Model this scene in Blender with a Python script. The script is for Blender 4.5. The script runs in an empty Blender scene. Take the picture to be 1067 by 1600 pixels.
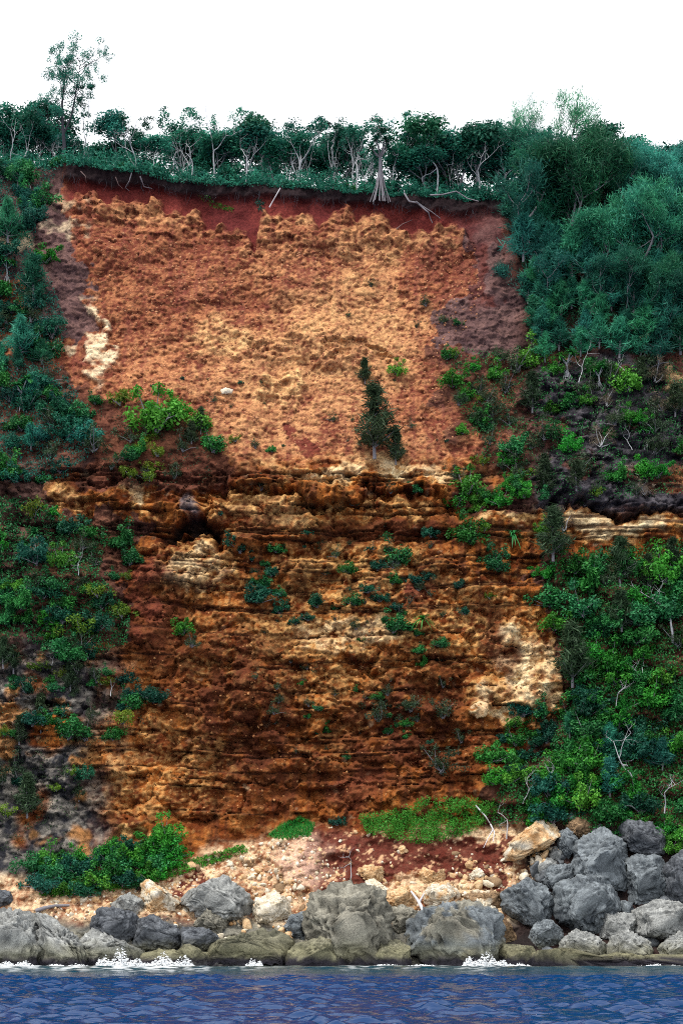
import bpy, bmesh, math, random
import numpy as np

# ------------------------------------------------------------------ camera, sky, sun, exposure
S = bpy.context.scene
C = S.collection
F, CX, HY, CH = 3200.0, 533.5, 1413.0, 6.0          # focal length in photo pixels, centre column, horizon row, eye height
cam_d = bpy.data.cameras.new('camera'); cam = bpy.data.objects.new('camera', cam_d); C.objects.link(cam)
cam_d.sensor_fit = 'VERTICAL'; cam_d.sensor_height = 36; cam_d.sensor_width = 24
cam_d.lens = 36 * F / 1600; cam_d.shift_y = (HY - 800) / 1600
cam_d.clip_end = 20000; cam_d.clip_start = 1
cam.location = (0, 0, CH); cam.rotation_euler = (math.pi / 2, 0, 0)
S.camera = cam

SUN_EL, SUN_AZ = math.radians(62), math.radians(222)   # azimuth clockwise from +Y (behind the camera, to the left)
w = bpy.data.worlds.new('World'); S.world = w; w.use_nodes = True
nt = w.node_tree; nt.nodes.clear()
sky = nt.nodes.new('ShaderNodeTexSky'); sky.sky_type = 'NISHITA'; sky.sun_disc = False
sky.sun_elevation = SUN_EL; sky.sun_rotation = SUN_AZ
try: sky.dust_density = 3.0
except Exception: pass
mul = nt.nodes.new('ShaderNodeMix'); mul.data_type = 'RGBA'; mul.blend_type = 'MULTIPLY'; mul.inputs[0].default_value = 1
mul.inputs[7].default_value = (0.07, 0.07, 0.07, 1)
cloud = nt.nodes.new('ShaderNodeMix'); cloud.data_type = 'RGBA'; cloud.inputs[0].default_value = 0.88   # unbroken cloud over the clear sky
cloud.inputs[7].default_value = (0.76, 0.77, 0.79, 1)
bg = nt.nodes.new('ShaderNodeBackground'); bg.inputs[1].default_value = 1.0
wo = nt.nodes.new('ShaderNodeOutputWorld')
nt.links.new(sky.outputs[0], mul.inputs[6]); nt.links.new(mul.outputs[2], cloud.inputs[6])
nt.links.new(cloud.outputs[2], bg.inputs[0]); nt.links.new(bg.outputs[0], wo.inputs[0])
sl = bpy.data.lights.new('sun', 'SUN'); so = bpy.data.objects.new('sun', sl); C.objects.link(so)
sl.energy = 1.5; sl.angle = math.radians(12); sl.color = (1.0, 0.95, 0.88)
so.rotation_euler = (math.pi / 2 - SUN_EL, 0, math.pi - SUN_AZ)
so.location = (-40, 60, 140)
S.view_settings.view_transform = 'Standard'; S.view_settings.look = 'None'
S.view_settings.exposure = 1.08; S.view_settings.gamma = 1; S.view_settings.use_curve_mapping = False
S.cycles.use_denoising = False; S.cycles.filter_width = 1.0
S.cycles.sample_clamp_direct = 2.0
S.cycles.max_bounces = 5; S.cycles.diffuse_bounces = 2; S.cycles.glossy_bounces = 2; S.cycles.transmission_bounces = 2
S.cycles.transparent_max_bounces = 4

# ------------------------------------------------------------------ numeric helpers
rng = np.random.default_rng(11)
def px2w(u, v, Y):
    return (u - CX) / F * Y, CH + (HY - v) / F * Y
def w2px(X, Y, Z):
    return CX + X / Y * F, HY - (Z - CH) / Y * F
def sstep(a, b, x):
    t = np.clip((x - a) / (b - a), 0, 1); return t * t * (3 - 2 * t)
def _h(ix, iy, seed):
    h = (ix.astype(np.uint32) * np.uint32(374761393)) ^ (iy.astype(np.uint32) * np.uint32(668265263)) ^ np.uint32((seed * 2246822519) & 0xffffffff)
    h = (h ^ (h >> np.uint32(13))) * np.uint32(1274126177)
    h = (h ^ (h >> np.uint32(16))) * np.uint32(2246822519)
    return h ^ (h >> np.uint32(15))
def hashf(ix, iy, seed):
    return (_h(ix, iy, seed) & np.uint32(0xffffff)).astype(np.float32) / np.float32(0xffffff)
def noise2(x, y, seed=0):
    x = np.asarray(x, np.float32); y = np.asarray(y, np.float32)
    ix = np.floor(x).astype(np.int32); iy = np.floor(y).astype(np.int32)
    fx = x - ix; fy = y - iy
    def g(ox, oy):
        a = hashf(ix + ox, iy + oy, seed) * np.float32(2 * math.pi)
        return np.cos(a) * (fx - ox) + np.sin(a) * (fy - oy)
    ux = fx * fx * fx * (fx * (fx * 6 - 15) + 10); uy = fy * fy * fy * (fy * (fy * 6 - 15) + 10)
    a = g(0, 0); b = g(1, 0); c = g(0, 1); d = g(1, 1)
    return (a + (b - a) * ux + (c - a) * uy + (a - b - c + d) * ux * uy) * 1.45
def fbm2(x, y, o=4, seed=0, rough=0.5):
    s = 0; a = 1; n = 0
    for i in range(o):
        s = s + a * noise2(x * 2 ** i, y * 2 ** i, seed + i * 17); n += a; a *= rough
    return s / n * 1.6
def ridge2(x, y, o=3, seed=0):
    s = 0; a = 1; n = 0
    for i in range(o):
        s = s + a * (1 - 2 * np.abs(noise2(x * 2 ** i, y * 2 ** i, seed + i * 31))); n += a; a *= 0.5
    return s / n
def worley2(x, y, seed=0):
    x = np.asarray(x, np.float32); y = np.asarray(y, np.float32)
    ix = np.floor(x).astype(np.int32); iy = np.floor(y).astype(np.int32)
    f1 = np.full(x.shape, 9, np.float32); f2 = f1.copy(); idv = np.zeros(x.shape, np.float32)
    for ox in (-1, 0, 1):
        for oy in (-1, 0, 1):
            cx = ix + ox; cy = iy + oy
            d = np.hypot(cx + hashf(cx, cy, seed) - x, cy + hashf(cx, cy, seed + 5) - y)
            near = d < f1
            f2 = np.where(near, f1, np.minimum(f2, d)); idv = np.where(near, hashf(cx, cy, seed + 9), idv); f1 = np.where(near, d, f1)
    return f1, f2, idv
def facet2(x, y, seed=0):
    """broken stone: every cell its own height and its own tilted plane"""
    x = np.asarray(x, np.float32); y = np.asarray(y, np.float32)
    ix = np.floor(x).astype(np.int32); iy = np.floor(y).astype(np.int32)
    f1 = np.full(x.shape, 9, np.float32); hh = np.zeros(x.shape, np.float32); idv = np.zeros(x.shape, np.float32)
    for ox in (-1, 0, 1):
        for oy in (-1, 0, 1):
            cx = ix + ox; cy = iy + oy; dx = x - (cx + hashf(cx, cy, seed)); dy = y - (cy + hashf(cx, cy, seed + 5)); d_ = np.hypot(dx, dy); near = d_ < f1
            i_ = hashf(cx, cy, seed + 9); pl = (i_ - .5) + 1.3 * (hashf(cx, cy, seed + 11) - .5) * dx + 1.5 * (hashf(cx, cy, seed + 13) - .65) * dy
            hh = np.where(near, pl, hh); idv = np.where(near, i_, idv); f1 = np.where(near, d_, f1)
    return hh, idv
def noise3(p, seed=0):
    a = noise2(p[:, 0] + 0.37 * p[:, 2], p[:, 1] - 0.21 * p[:, 2], seed); b = noise2(p[:, 1] + 0.31 * p[:, 0], p[:, 2] + 0.17 * p[:, 1], seed + 3)
    c = noise2(p[:, 2] + 0.27 * p[:, 1], p[:, 0] - 0.33 * p[:, 2], seed + 7)
    return (a + b + c) / 1.9
def polymask(U, V, pts):
    inside = np.zeros(U.shape, bool); n = len(pts)
    for i in range(n):
        x0, y0 = pts[i]; x1, y1 = pts[(i + 1) % n]
        if y0 == y1: continue
        cond = ((y0 > V) != (y1 > V)) & (U < (x1 - x0) * (V - y0) / (y1 - y0) + x0)
        inside ^= cond
    return inside

# ------------------------------------------------------------------ mesh helpers
class MB:
    def __init__(s): s.v = []; s.f = []; s.c = []; s.n = 0
    def add(s, v, f, c=None):
        v = np.asarray(v, np.float32).reshape(-1, 3); f = np.asarray(f, np.int64)
        if c is None: c = np.full((len(v), 3), 0.5, np.float32)
        c = np.asarray(c, np.float32)
        if c.ndim == 1: c = np.tile(c, (len(v), 1))
        s.v.append(v); s.f.append(f + s.n); s.c.append(c); s.n += len(v)
    def mesh(s, name, smooth=False):
        m = bpy.data.meshes.new(name)
        if not s.v: return m
        v = np.concatenate(s.v); c = np.concatenate(s.c)
        m.vertices.add(len(v)); m.vertices.foreach_set('co', v.ravel())
        tot = np.concatenate([np.full(len(f), f.shape[1], np.int32) for f in s.f])
        idx = np.concatenate([f.ravel() for f in s.f]).astype(np.int32)
        m.loops.add(len(idx)); m.loops.foreach_set('vertex_index', idx)
        m.polygons.add(len(tot)); st = np.concatenate([[0], np.cumsum(tot)[:-1]]).astype(np.int32)
        m.polygons.foreach_set('loop_start', st); m.polygons.foreach_set('loop_total', tot)
        if smooth: m.polygons.foreach_set('use_smooth', np.ones(len(tot), bool))
        a = m.attributes.new('Col', 'FLOAT_COLOR', 'POINT')
        a.data.foreach_set('color', np.concatenate([c, np.ones((len(c), 1), np.float32)], 1).ravel())
        m.update(calc_edges=True)
        return m
def link(name, mesh, mat, parent=None, loc=(0, 0, 0), rot=(0, 0, 0), sc=(1, 1, 1)):
    o = bpy.data.objects.new(name, mesh); C.objects.link(o)
    if mat is not None and mesh is not None and not len(mesh.materials): mesh.materials.append(mat)
    o.location = loc; o.rotation_euler = rot; o.scale = sc
    if parent is not None: o.parent = parent
    return o
def empty(name, loc=(0, 0, 0), rot=(0, 0, 0), sc=(1, 1, 1)):
    o = bpy.data.objects.new(name, None); C.objects.link(o); o.location = loc; o.rotation_euler = rot; o.scale = sc
    o.empty_display_size = 0.3
    return o
def tag(o, label=None, cat=None, group=None, kind=None):
    if label: o['label'] = label
    if cat: o['category'] = cat
    if group: o['group'] = group
    if kind: o['kind'] = kind
    return o
_ico = {}
def ico(n):
    if n not in _ico:
        b = bmesh.new(); bmesh.ops.create_icosphere(b, subdivisions=n, radius=1)
        b.verts.ensure_lookup_table()
        _ico[n] = (np.array([v.co[:] for v in b.verts], np.float32), np.array([[v.index for v in f.verts] for f in b.faces]))
        b.free()
    return _ico[n]
def tube(mb, pts, rad, k=5, col=(0.5, 0.5, 0.5)):
    pts = np.asarray(pts, float); rad = np.asarray(rad, float); n = len(pts)
    t = np.gradient(pts, axis=0); t /= np.linalg.norm(t, axis=1, keepdims=True) + 1e-9
    ref = np.array([0.31, 0.87, 0.12]); a = np.cross(t, ref); a /= np.linalg.norm(a, axis=1, keepdims=True) + 1e-9
    b = np.cross(t, a)
    ang = np.arange(k) * 2 * math.pi / k
    ring = pts[:, None] + rad[:, None, None] * (np.cos(ang)[None, :, None] * a[:, None] + np.sin(ang)[None, :, None] * b[:, None])
    i = np.arange(n - 1)[:, None] * k; j = np.arange(k)[None]; j2 = (j + 1) % k
    f = np.stack([i + j, i + j2, i + k + j2, i + k + j], -1).reshape(-1, 4)
    mb.add(ring.reshape(-1, 3), f, col)
def unit(a): return a / (np.linalg.norm(a, axis=-1, keepdims=True) + 1e-9)
def leaves(mb, cen, axis, nor, L, W, tone):
    """rhomb leaves: cen (n,3), axis direction, normal, length, width, tone (n,)"""
    axis = unit(axis); side = unit(np.cross(nor, axis)); n = len(cen)
    L = np.broadcast_to(np.asarray(L, float), (n,))[:, None]; W = np.broadcast_to(np.asarray(W, float), (n,))[:, None]
    v = np.stack([cen - axis * L * .5, cen + side * W * .5 - axis * L * 0.03, cen + axis * L * .5, cen - side * W * .5 - axis * L * 0.03], 1)
    f = np.arange(n * 4).reshape(-1, 4)
    c = np.repeat(np.stack([tone, tone, tone], 1), 4, 0)
    mb.add(v.reshape(-1, 3), f, c)

# ------------------------------------------------------------------ materials
def new_mat(name):
    m = bpy.data.materials.new(name); m.use_nodes = True; n = m.node_tree; n.nodes.clear()
    return m, n, n.nodes.new('ShaderNodeOutputMaterial')
def mat_rock(name, scale=1.0, bump=0.5, rough=0.95):
    """colour from the mesh's Col attribute with fine grain and relief"""
    m, n, out = new_mat(name); N = n.nodes; Lk = n.links
    at = N.new('ShaderNodeAttribute'); at.attribute_name = 'Col'
    tc = N.new('ShaderNodeTexCoord')
    nz = N.new('ShaderNodeTexNoise'); nz.inputs['Scale'].default_value = 4.0 * scale; nz.inputs['Detail'].default_value = 5; nz.inputs['Roughness'].default_value = 0.8
    Lk.new(tc.outputs['Object'], nz.inputs['Vector'])
    mr = N.new('ShaderNodeMapRange'); mr.inputs[1].default_value = 0.28; mr.inputs[2].default_value = 0.72; mr.inputs[3].default_value = 0.40; mr.inputs[4].default_value = 1.6
    Lk.new(nz.outputs[0], mr.inputs[0])
    mx = N.new('ShaderNodeMix'); mx.data_type = 'RGBA'; mx.blend_type = 'MULTIPLY'; mx.inputs[0].default_value = 1
    Lk.new(at.outputs['Color'], mx.inputs[6]); Lk.new(mr.outputs[0], mx.inputs[7])
    bp = N.new('ShaderNodeBump'); bp.inputs['Strength'].default_value = bump; bp.inputs['Distance'].default_value = 0.35 / scale
    nz2 = N.new('ShaderNodeTexNoise'); nz2.inputs['Scale'].default_value = 2.2 * scale; nz2.inputs['Detail'].default_value = 7; nz2.inputs['Roughness'].default_value = 0.75
    Lk.new(tc.outputs['Object'], nz2.inputs['Vector']); Lk.new(nz2.outputs[0], bp.inputs['Height'])
    bs = N.new('ShaderNodeBsdfPrincipled'); bs.inputs['Roughness'].default_value = rough; bs.inputs['Specular IOR Level'].default_value = 0.15
    Lk.new(mx.outputs[2], bs.inputs['Base Color']); Lk.new(bp.outputs[0], bs.inputs['Normal']); Lk.new(bs.outputs[0], out.inputs[0])
    return m
def mat_leaf(name, dark, light, trans=0.25, var=0.3):
    """leaf colour between two greens by the leaf's own tone, shifted from plant to plant"""
    m, n, out = new_mat(name); N = n.nodes; Lk = n.links
    at = N.new('ShaderNodeAttribute'); at.attribute_name = 'Col'
    oi = N.new('ShaderNodeObjectInfo')
    mx = N.new('ShaderNodeMix'); mx.data_type = 'RGBA'; mx.inputs[6].default_value = (*dark, 1); mx.inputs[7].default_value = (*light, 1)
    Lk.new(at.outputs['Fac'], mx.inputs[0])
    hs = N.new('ShaderNodeHueSaturation')
    m1 = N.new('ShaderNodeMapRange'); m1.inputs[3].default_value = 0.5 - var * 0.07; m1.inputs[4].default_value = 0.5 + var * 0.09
    m2 = N.new('ShaderNodeMapRange'); m2.inputs[3].default_value = 1 - var; m2.inputs[4].default_value = 1 + var
    wn = N.new('ShaderNodeTexWhiteNoise'); wn.noise_dimensions = '1D'
    Lk.new(oi.outputs['Random'], m1.inputs[0]); Lk.new(oi.outputs['Random'], wn.inputs['W']); Lk.new(wn.outputs['Value'], m2.inputs[0])
    Lk.new(m1.outputs[0], hs.inputs['Hue']); Lk.new(m2.outputs[0], hs.inputs['Value']); Lk.new(mx.outputs[2], hs.inputs['Color'])
    d = N.new('ShaderNodeBsdfPrincipled'); d.inputs['Roughness'].default_value = 0.55; d.inputs['Specular IOR Level'].default_value = 0.25
    t = N.new('ShaderNodeBsdfTranslucent'); ms = N.new('ShaderNodeMixShader'); ms.inputs[0].default_value = trans
    Lk.new(hs.outputs[0], d.inputs['Base Color']); Lk.new(hs.outputs[0], t.inputs[0])
    Lk.new(d.outputs[0], ms.inputs[1]); Lk.new(t.outputs[0], ms.inputs[2]); Lk.new(ms.outputs[0], out.inputs[0])
    return m
def mat_bark(name, col, var=0.4):
    m, n, out = new_mat(name); N = n.nodes; Lk = n.links
    tc = N.new('ShaderNodeTexCoord'); nz = N.new('ShaderNodeTexNoise'); nz.inputs['Scale'].default_value = 4; nz.inputs['Detail'].default_value = 4
    Lk.new(tc.outputs['Object'], nz.inputs['Vector'])
    mx = N.new('ShaderNodeMix'); mx.data_type = 'RGBA'; mx.inputs[6].default_value = (*[c * (1 - var) for c in col], 1); mx.inputs[7].default_value = (*[min(1, c * (1 + var)) for c in col], 1)
    Lk.new(nz.outputs[0], mx.inputs[0])
    b = N.new('ShaderNodeBsdfPrincipled'); b.inputs['Roughness'].default_value = 0.9; b.inputs['Specular IOR Level'].default_value = 0.2
    Lk.new(mx.outputs[2], b.inputs['Base Color']); Lk.new(b.outputs[0], out.inputs[0])
    return m
M_CLIFF = mat_rock('cliff_rock', 1.0, 0.8)
M_BOULDER = mat_rock('boulder_rock', 1.6, 0.8)
M_RUBBLE = mat_rock('rubble_rock', 2.0, 0.6)
M_TEAL = mat_leaf('leaf_teal', (0.008, 0.083, 0.066), (0.045, 0.29, 0.19), 0.42)
M_DARK = mat_leaf('leaf_dark', (0.006, 0.052, 0.036), (0.022, 0.15, 0.085), 0.35)
M_MID = mat_leaf('leaf_mid', (0.008, 0.075, 0.022), (0.045, 0.27, 0.055))
M_BRIGHT = mat_leaf('leaf_bright', (0.022, 0.15, 0.016), (0.095, 0.40, 0.045), 0.35)
M_YELLOW = mat_leaf('leaf_yellow', (0.06, 0.13, 0.012), (0.20, 0.30, 0.03), 0.35)
M_OLIVE = mat_leaf('leaf_olive', (0.022, 0.042, 0.022), (0.06, 0.11, 0.05))
M_CAS = mat_leaf('needle_teal', (0.007, 0.080, 0.062), (0.065, 0.35, 0.205), 0.35, 0.45)
M_DRY = mat_leaf('leaf_dry', (0.10, 0.075, 0.05), (0.26, 0.20, 0.14))
M_BARKP = mat_bark('bark_pale', (0.42, 0.42, 0.44))
M_BARKG = mat_bark('bark_grey', (0.20, 0.19, 0.21))
M_BARKD = mat_bark('bark_dark', (0.045, 0.045, 0.055))
M_WOOD = mat_bark('driftwood', (0.60, 0.58, 0.60), 0.25)
M_ROOT = mat_bark('root_brown', (0.22, 0.15, 0.14))

# ------------------------------------------------------------------ the cliff: depth (metres from the viewer's shore line) by photo column and row
COLS = np.array([-500, 0, 150, 300, 550, 750, 850, 1067, 1600], float)
ROWS = np.array([1600, 1530, 1460, 1400, 1340, 1280, 1200, 1100, 1000, 900, 840, 790, 760, 720, 660, 600, 540, 480, 400, 340, 300, 250], float)
DEP = np.array([
 [186, 192, 197, 201, 204, 206, 208, 210, 212, 214, 215.5, 217, 218, 219, 222, 224, 226, 228, 231, 233, 234, 236],
 [187, 194, 199, 203, 206, 208, 210, 211.5, 213, 215, 216.5, 217.5, 218.5, 219.5, 222, 224.5, 227, 229.5, 232, 234, 235.5, 237],
 [188, 195, 199.5, 204, 208, 210, 211, 212.5, 214.5, 216, 217.5, 218.5, 219, 220, 222.5, 225, 228, 230.5, 233, 235, 236, 237],
 [189, 196, 201, 206, 210, 212.5, 213, 214, 215.5, 217, 218, 218.5, 219, 220.5, 223.5, 226, 228.5, 231, 234, 236, 237, 237.5],
 [189, 196, 202, 206.5, 210, 213.5, 214.5, 215.5, 216.5, 218, 219, 219.3, 219.6, 221, 224, 226.5, 229, 231.5, 234.5, 236.5, 237.3, 238],
 [190, 197, 202.5, 206.5, 209.5, 213, 214.3, 215.5, 216.5, 218, 219, 220, 220.5, 221.5, 224.5, 227, 229, 231, 234, 236, 237.3, 238.5],
 [190, 197, 203, 206, 208.5, 211, 213, 215.5, 217, 218, 219.5, 220.5, 221, 222, 225, 227, 229, 231, 233.5, 236, 238, 239.5],
 [190, 197, 203, 206, 208, 209.5, 212, 215, 217, 219, 220.5, 221, 221.5, 222.5, 224.5, 226, 228, 230.5, 233.5, 236, 238, 241],
 [188, 195, 200, 203, 205, 207, 210, 213, 215, 217, 219, 220, 221, 222, 224, 226, 228, 230, 233, 236, 238, 241]], float)
ZROW = CH + (HY - ROWS)[None] / F * DEP
def base_depth(X, Z):
    U = CX + X / 220.0 * F
    per = np.stack([np.interp(Z, ZROW[i], DEP[i]) for i in range(len(COLS))])      # (ncol, ...)
    t = np.clip(np.interp(U, COLS, np.arange(len(COLS))), 0, len(COLS) - 1.001); i0 = t.astype(int); f = t - i0
    a = np.take_along_axis(per, i0[None], 0)[0]; b = np.take_along_axis(per, i0[None] + 1, 0)[0]
    return a + (b - a) * f
EDGE_U = [-900, 0, 60, 90, 150, 200, 260, 330, 420, 500, 560, 640, 720, 790, 850, 950, 1067, 1600]
EDGE_V = [255, 258, 262, 264, 268, 272, 281, 292, 292, 300, 305, 311, 317, 318, 302, 285, 275, 270]
DX = 0.13
xd = np.arange(-41, 41 + DX, DX)
xs = np.concatenate([-41 - np.geomspace(0.5, 60, 26)[::-1], xd, 41 + np.geomspace(0.5, 60, 26)])
NR = 700
Z0 = -4.0
def edge_z(X):
    U = CX + X / 237.5 * F
    v = np.interp(U, EDGE_U, EDGE_V) + 3.0 * fbm2(X / 5, X * 0 + 3.3, 3, 71)
    return CH + (HY - v) / F * 237.5
ZE = edge_z(xs)
tt = np.linspace(0, 1, NR)
X = np.repeat(xs[None], NR, 0); Z = Z0 + tt[:, None] * (ZE - Z0)[None]
YB = base_depth(X, Z)
U, V = w2px(X, YB, Z)
f4 = fbm2(X / 4, Z / 4, 5, 1); f12 = fbm2(X / 12, Z / 12, 4, 21); f1 = fbm2(X / 1.1, Z / 1.1, 4, 41)
UW = U + 30 * f4 + 10 * f1 + 34 * f12; VW = V + 20 * fbm2(X / 4 + 9, Z / 4, 5, 61) + 20 * fbm2(X / 11 + 3, Z / 11, 3, 65) + 9 * fbm2(X / 1.1, Z / 1.1 + 7, 3, 81)
def blob(u, v, ru, rv, soft=0.45):
    return 1 - sstep(1 - soft, 1 + soft, np.hypot((UW - u) / ru, (VW - v) / rv))
def poly(pts): return polymask(UW, VW, pts).astype(np.float32)
def lerp(a, b, m):
    return a + (np.asarray(b, np.float32) - a) * (m[..., None] if np.ndim(m) == 2 else m)

# --- zones
E_px = np.interp(U, EDGE_U, EDGE_V)
rib = fbm2(X / 2.3, X * 0 + 1.7, 2, 5)                                    # limestone teeth under the soil
rib_w = worley2(X / 2.6, X * 0 + 0.5, 13)[0]
SOIL_U = [60, 90, 150, 250, 300, 350, 385, 398, 412, 480, 540, 570, 620, 680, 740, 800, 840]
SOIL_V = [296, 303, 309, 320, 327, 354, 359, 394, 337, 345, 343, 338, 357, 362, 364, 405, 440]
soil_b = np.interp(U, SOIL_U, SOIL_V) + (14 + 30 * sstep(-.5, .6, fbm2(X / 9, X * 0, 2, 19))) * (rib_w - 0.33) + 11 * f1 + 12 * rib + 9 * f4
rock_up = sstep(-7, 7, V - soil_b)                                       # 0 in soil, 1 in rock
VL = V + 8 * fbm2(X / 3, Z / 3, 3, 66)
lower = sstep(705, 745, VL) * (1 - sstep(1270, 1300, VW))
upper = 1 - sstep(700, 740, VL)
beach = sstep(1285, 1310, V + 10 * f4 + np.interp(U, [0, 250, 330, 480, 560, 800, 900, 1067], [-70, -70, -30, 10, 0, 10, 30, 30]))
face_u = sstep(100, 165, UW + 0.05 * (V - 500)) * (1 - sstep(690, 780, UW))
crag = sstep(815, 875, UW) * sstep(555, 600, VW) * (1 - sstep(840, 870, V))
lower = np.maximum(lower, crag)
# --- relief (positive = towards the viewer)
w1, w2_, id1 = worley2(X / 0.70 + 0.3 * f1, Z / 0.55 + 0.3 * f4, 3)
s1, s2, sid = worley2(X / 0.42, Z / 0.36, 4)
b1, b2, bid = worley2(X / 2.6 + 0.4 * f4, Z / 1.9, 6)
stone = (0.55 - w1) * (0.35 + id1) + 0.5 * (0.55 - s1) * (0.3 + sid)
d = 1.5 * f12 + (0.40 + .1 * lower) * f4
fa, fai = facet2(X / 3.2 + .3 * f4, Z / 2.1 + .3 * f1, 141); fb_, fbi = facet2(X / 1.25 + .35 * f4, Z / 0.85 + .3 * f1, 142); fc, fci = facet2(X / .55 + .3 * f1, Z / .42, 143)
d += rock_up * (0.16 * stone + 0.10 * f1 + (.20 + .03 * lower) * fc + (.17 + .18 * lower + .2 * sstep(420, 350, V)) * fb_ + (.12 + .42 * lower + .2 * sstep(400, 340, V)) * fa)
d += upper * rock_up * (0.22 + 0.5 * sstep(420, 340, V)) * (0.6 - b1) * bid
rib_zone = np.exp(-np.clip(V - soil_b, 0, 400) / 60.0) * rock_up
d += rib_zone * (0.75 + 1.1 * (0.42 - rib_w)) - (1 - rock_up) * 0.25
# beds of the lower cliff
zb = Z + .7 * fbm2(X / 26, Z / 60, 2, 91) + 0.09 * f4
rb = np.random.default_rng(5); bt = np.cumsum(0.35 + 3.2 * rb.random(90) ** 2.2) - 6
bi = np.searchsorted(bt, zb.ravel()).reshape(zb.shape)
b_lo = bt[np.clip(bi - 1, 0, 89)]; b_hi = bt[np.clip(bi, 0, 89)]
bo = fbm2(X / 7, bi * 7.31, 3, 33); bo2 = noise2(X / 2.2, bi * 3.77, 34)
edge_d = np.minimum(zb - b_lo, b_hi - zb)
bstr = hashf(bi, bi * 0 + 3, 77)                                           # how open each bedding joint is
joint = (1 - sstep(0.03, 0.08 + 0.16 * bstr, edge_d + 0.06 * f1)) * sstep(-0.2, 0.3, noise2(X / 5, bi * 5.1, 36) * 1.4 + 0.3 * f4 + 0.9 * (bstr - 0.5))
strat = lower * (1 - 0.3 * sstep(760, 900, U)) * np.interp(V + 14 * f4, [700, 760, 850, 880, 1000, 1060, 1280], [.8, 1.0, 1.0, .35, .4, .85, .7])
d += strat * (1.05 * bo + 0.3 * bo2 - 0.65 * joint)
k1, k2, kid = worley2(X / 4.6 + 0.35 * f4, Z / 2.7 + 0.25 * f1, 16)          # broken blocks
d += (lower * .7 + 0.2 * upper * rock_up) * (kid - 0.5) + (lower * 0.6) * np.clip(0.12 - (k2 - k1), -0.1, 0.12) * -5
d += lower * 0.6 * fbm2(X / 3.1, Z / 9, 3, 97)
d += .55 * sstep(520, 360, V) * rock_up * upper * fbm2(X / 1.8, Z / 7, 3, 98)                            # vertical fluting
# named recesses and ledges, photo pixels: u, v, half width, half height, metres
for (bu, bv, ru, rv, am) in [(290, 836, 52, 13, -3.2), (300, 812, 40, 16, 1.0), (285, 885, 58, 26, 1.5), (490, 745, 26, 14, -1.2), (492, 768, 24, 9, -1.6), (520, 776, 210, 6, -1.5),
                             (560, 758, 190, 12, 0.9), (326, 800, 10, 60, -1.6), (960, 802, 110, 5, -1.8), (980, 780, 120, 18, 0.7), (960, 825, 115, 16, 0.4), (205, 752, 60, 5, -1.2),
                             (600, 845, 120, 12, -0.8), (470, 1140, 120, 10, -1.2), (450, 862, 90, 10, -1.0), (560, 1040, 30, 12, -1.4), (500, 905, 60, 12, -1.0), (660, 1150, 90, 12, -1.2),
                             (640, 1040, 70, 8, -0.9), (350, 1130, 40, 90, -1.0), (470, 1230, 60, 30, -0.8), (800, 1050, 60, 70, 0.9), (120, 1040, 60, 6, -1.0), (60, 1105, 60, 8, -1.2),
                             (145, 545, 16, 40, 0.8), (225, 1290, 60, 12, 0.9), (180, 1215, 80, 30, 0.6), (755, 1110, 14, 12, 0.9), (850, 640, 60, 10, -0.9), (1010, 740, 80, 10, -0.8),
                             (440, 605, 26, 16, 0.6), (400, 545, 10, 12, -0.7), (550, 545, 45, 6, -0.8), (505, 535, 50, 30, 0.5), (60, 700, 50, 16, -0.6), (1045, 590, 30, 18, 0.8)]:
    d += am * blob(bu, bv, ru, rv)
band = blob(980, 822, 190, 20, .35); band = np.maximum(band, .8 * blob(1040, 735, 40, 18, .4))
d = d * (1 - .6 * band) + band * (.35 * noise2(X / 9, zb * 1.9, 301) + .25 * noise2(X / 4, zb * 4.2, 302) + .3)
d += .5 * blob(470, 545, 150, 26, .3) + .35 * blob(430, 612, 30, 18, .25)
# turf lip hanging over the soil
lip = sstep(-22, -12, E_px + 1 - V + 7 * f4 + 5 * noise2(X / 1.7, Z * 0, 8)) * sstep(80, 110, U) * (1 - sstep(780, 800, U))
d += lip * (0.9 + 0.35 * fbm2(X / 0.9, Z / 1.4, 3, 12))
d *= 1 - 0.55 * beach
# fallen debris: lumpy, loose
d += beach * (0.9 * fbm2(X / 3.3, Z / 1.8, 4, 55) + 0.30 * stone)
d += 1.6 * blob(470, 1350, 70, 45)
d *= np.clip((Z - Z0) / 3, 0, 1)
out = np.abs(X) > 41
d = np.where(out, 1.5 * f12, d)
Y = YB - d
CREST = Y[-1].copy()

# --- rock and soil colours (albedo)
N3 = lambda c: np.asarray(c, np.float32)
grain = fbm2(X / 0.5, Z / 0.42, 3, 101); mott = fbm2(X / 2.2, Z / 1.7, 4, 111); big = fbm2(X / 9, Z / 7, 3, 121)
streak = fbm2(X / 0.9, Z / 9, 4, 131)
stone_t = np.clip(0.5 + 0.5 * (0.45 - s1) * 1.3 + 0.3 * (sid - 0.5) + .55 * (fci - .5) + .45 * (fbi - .5) + 0.45 * grain, 0, 1)
col = np.zeros(X.shape + (3,), np.float32)
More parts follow.
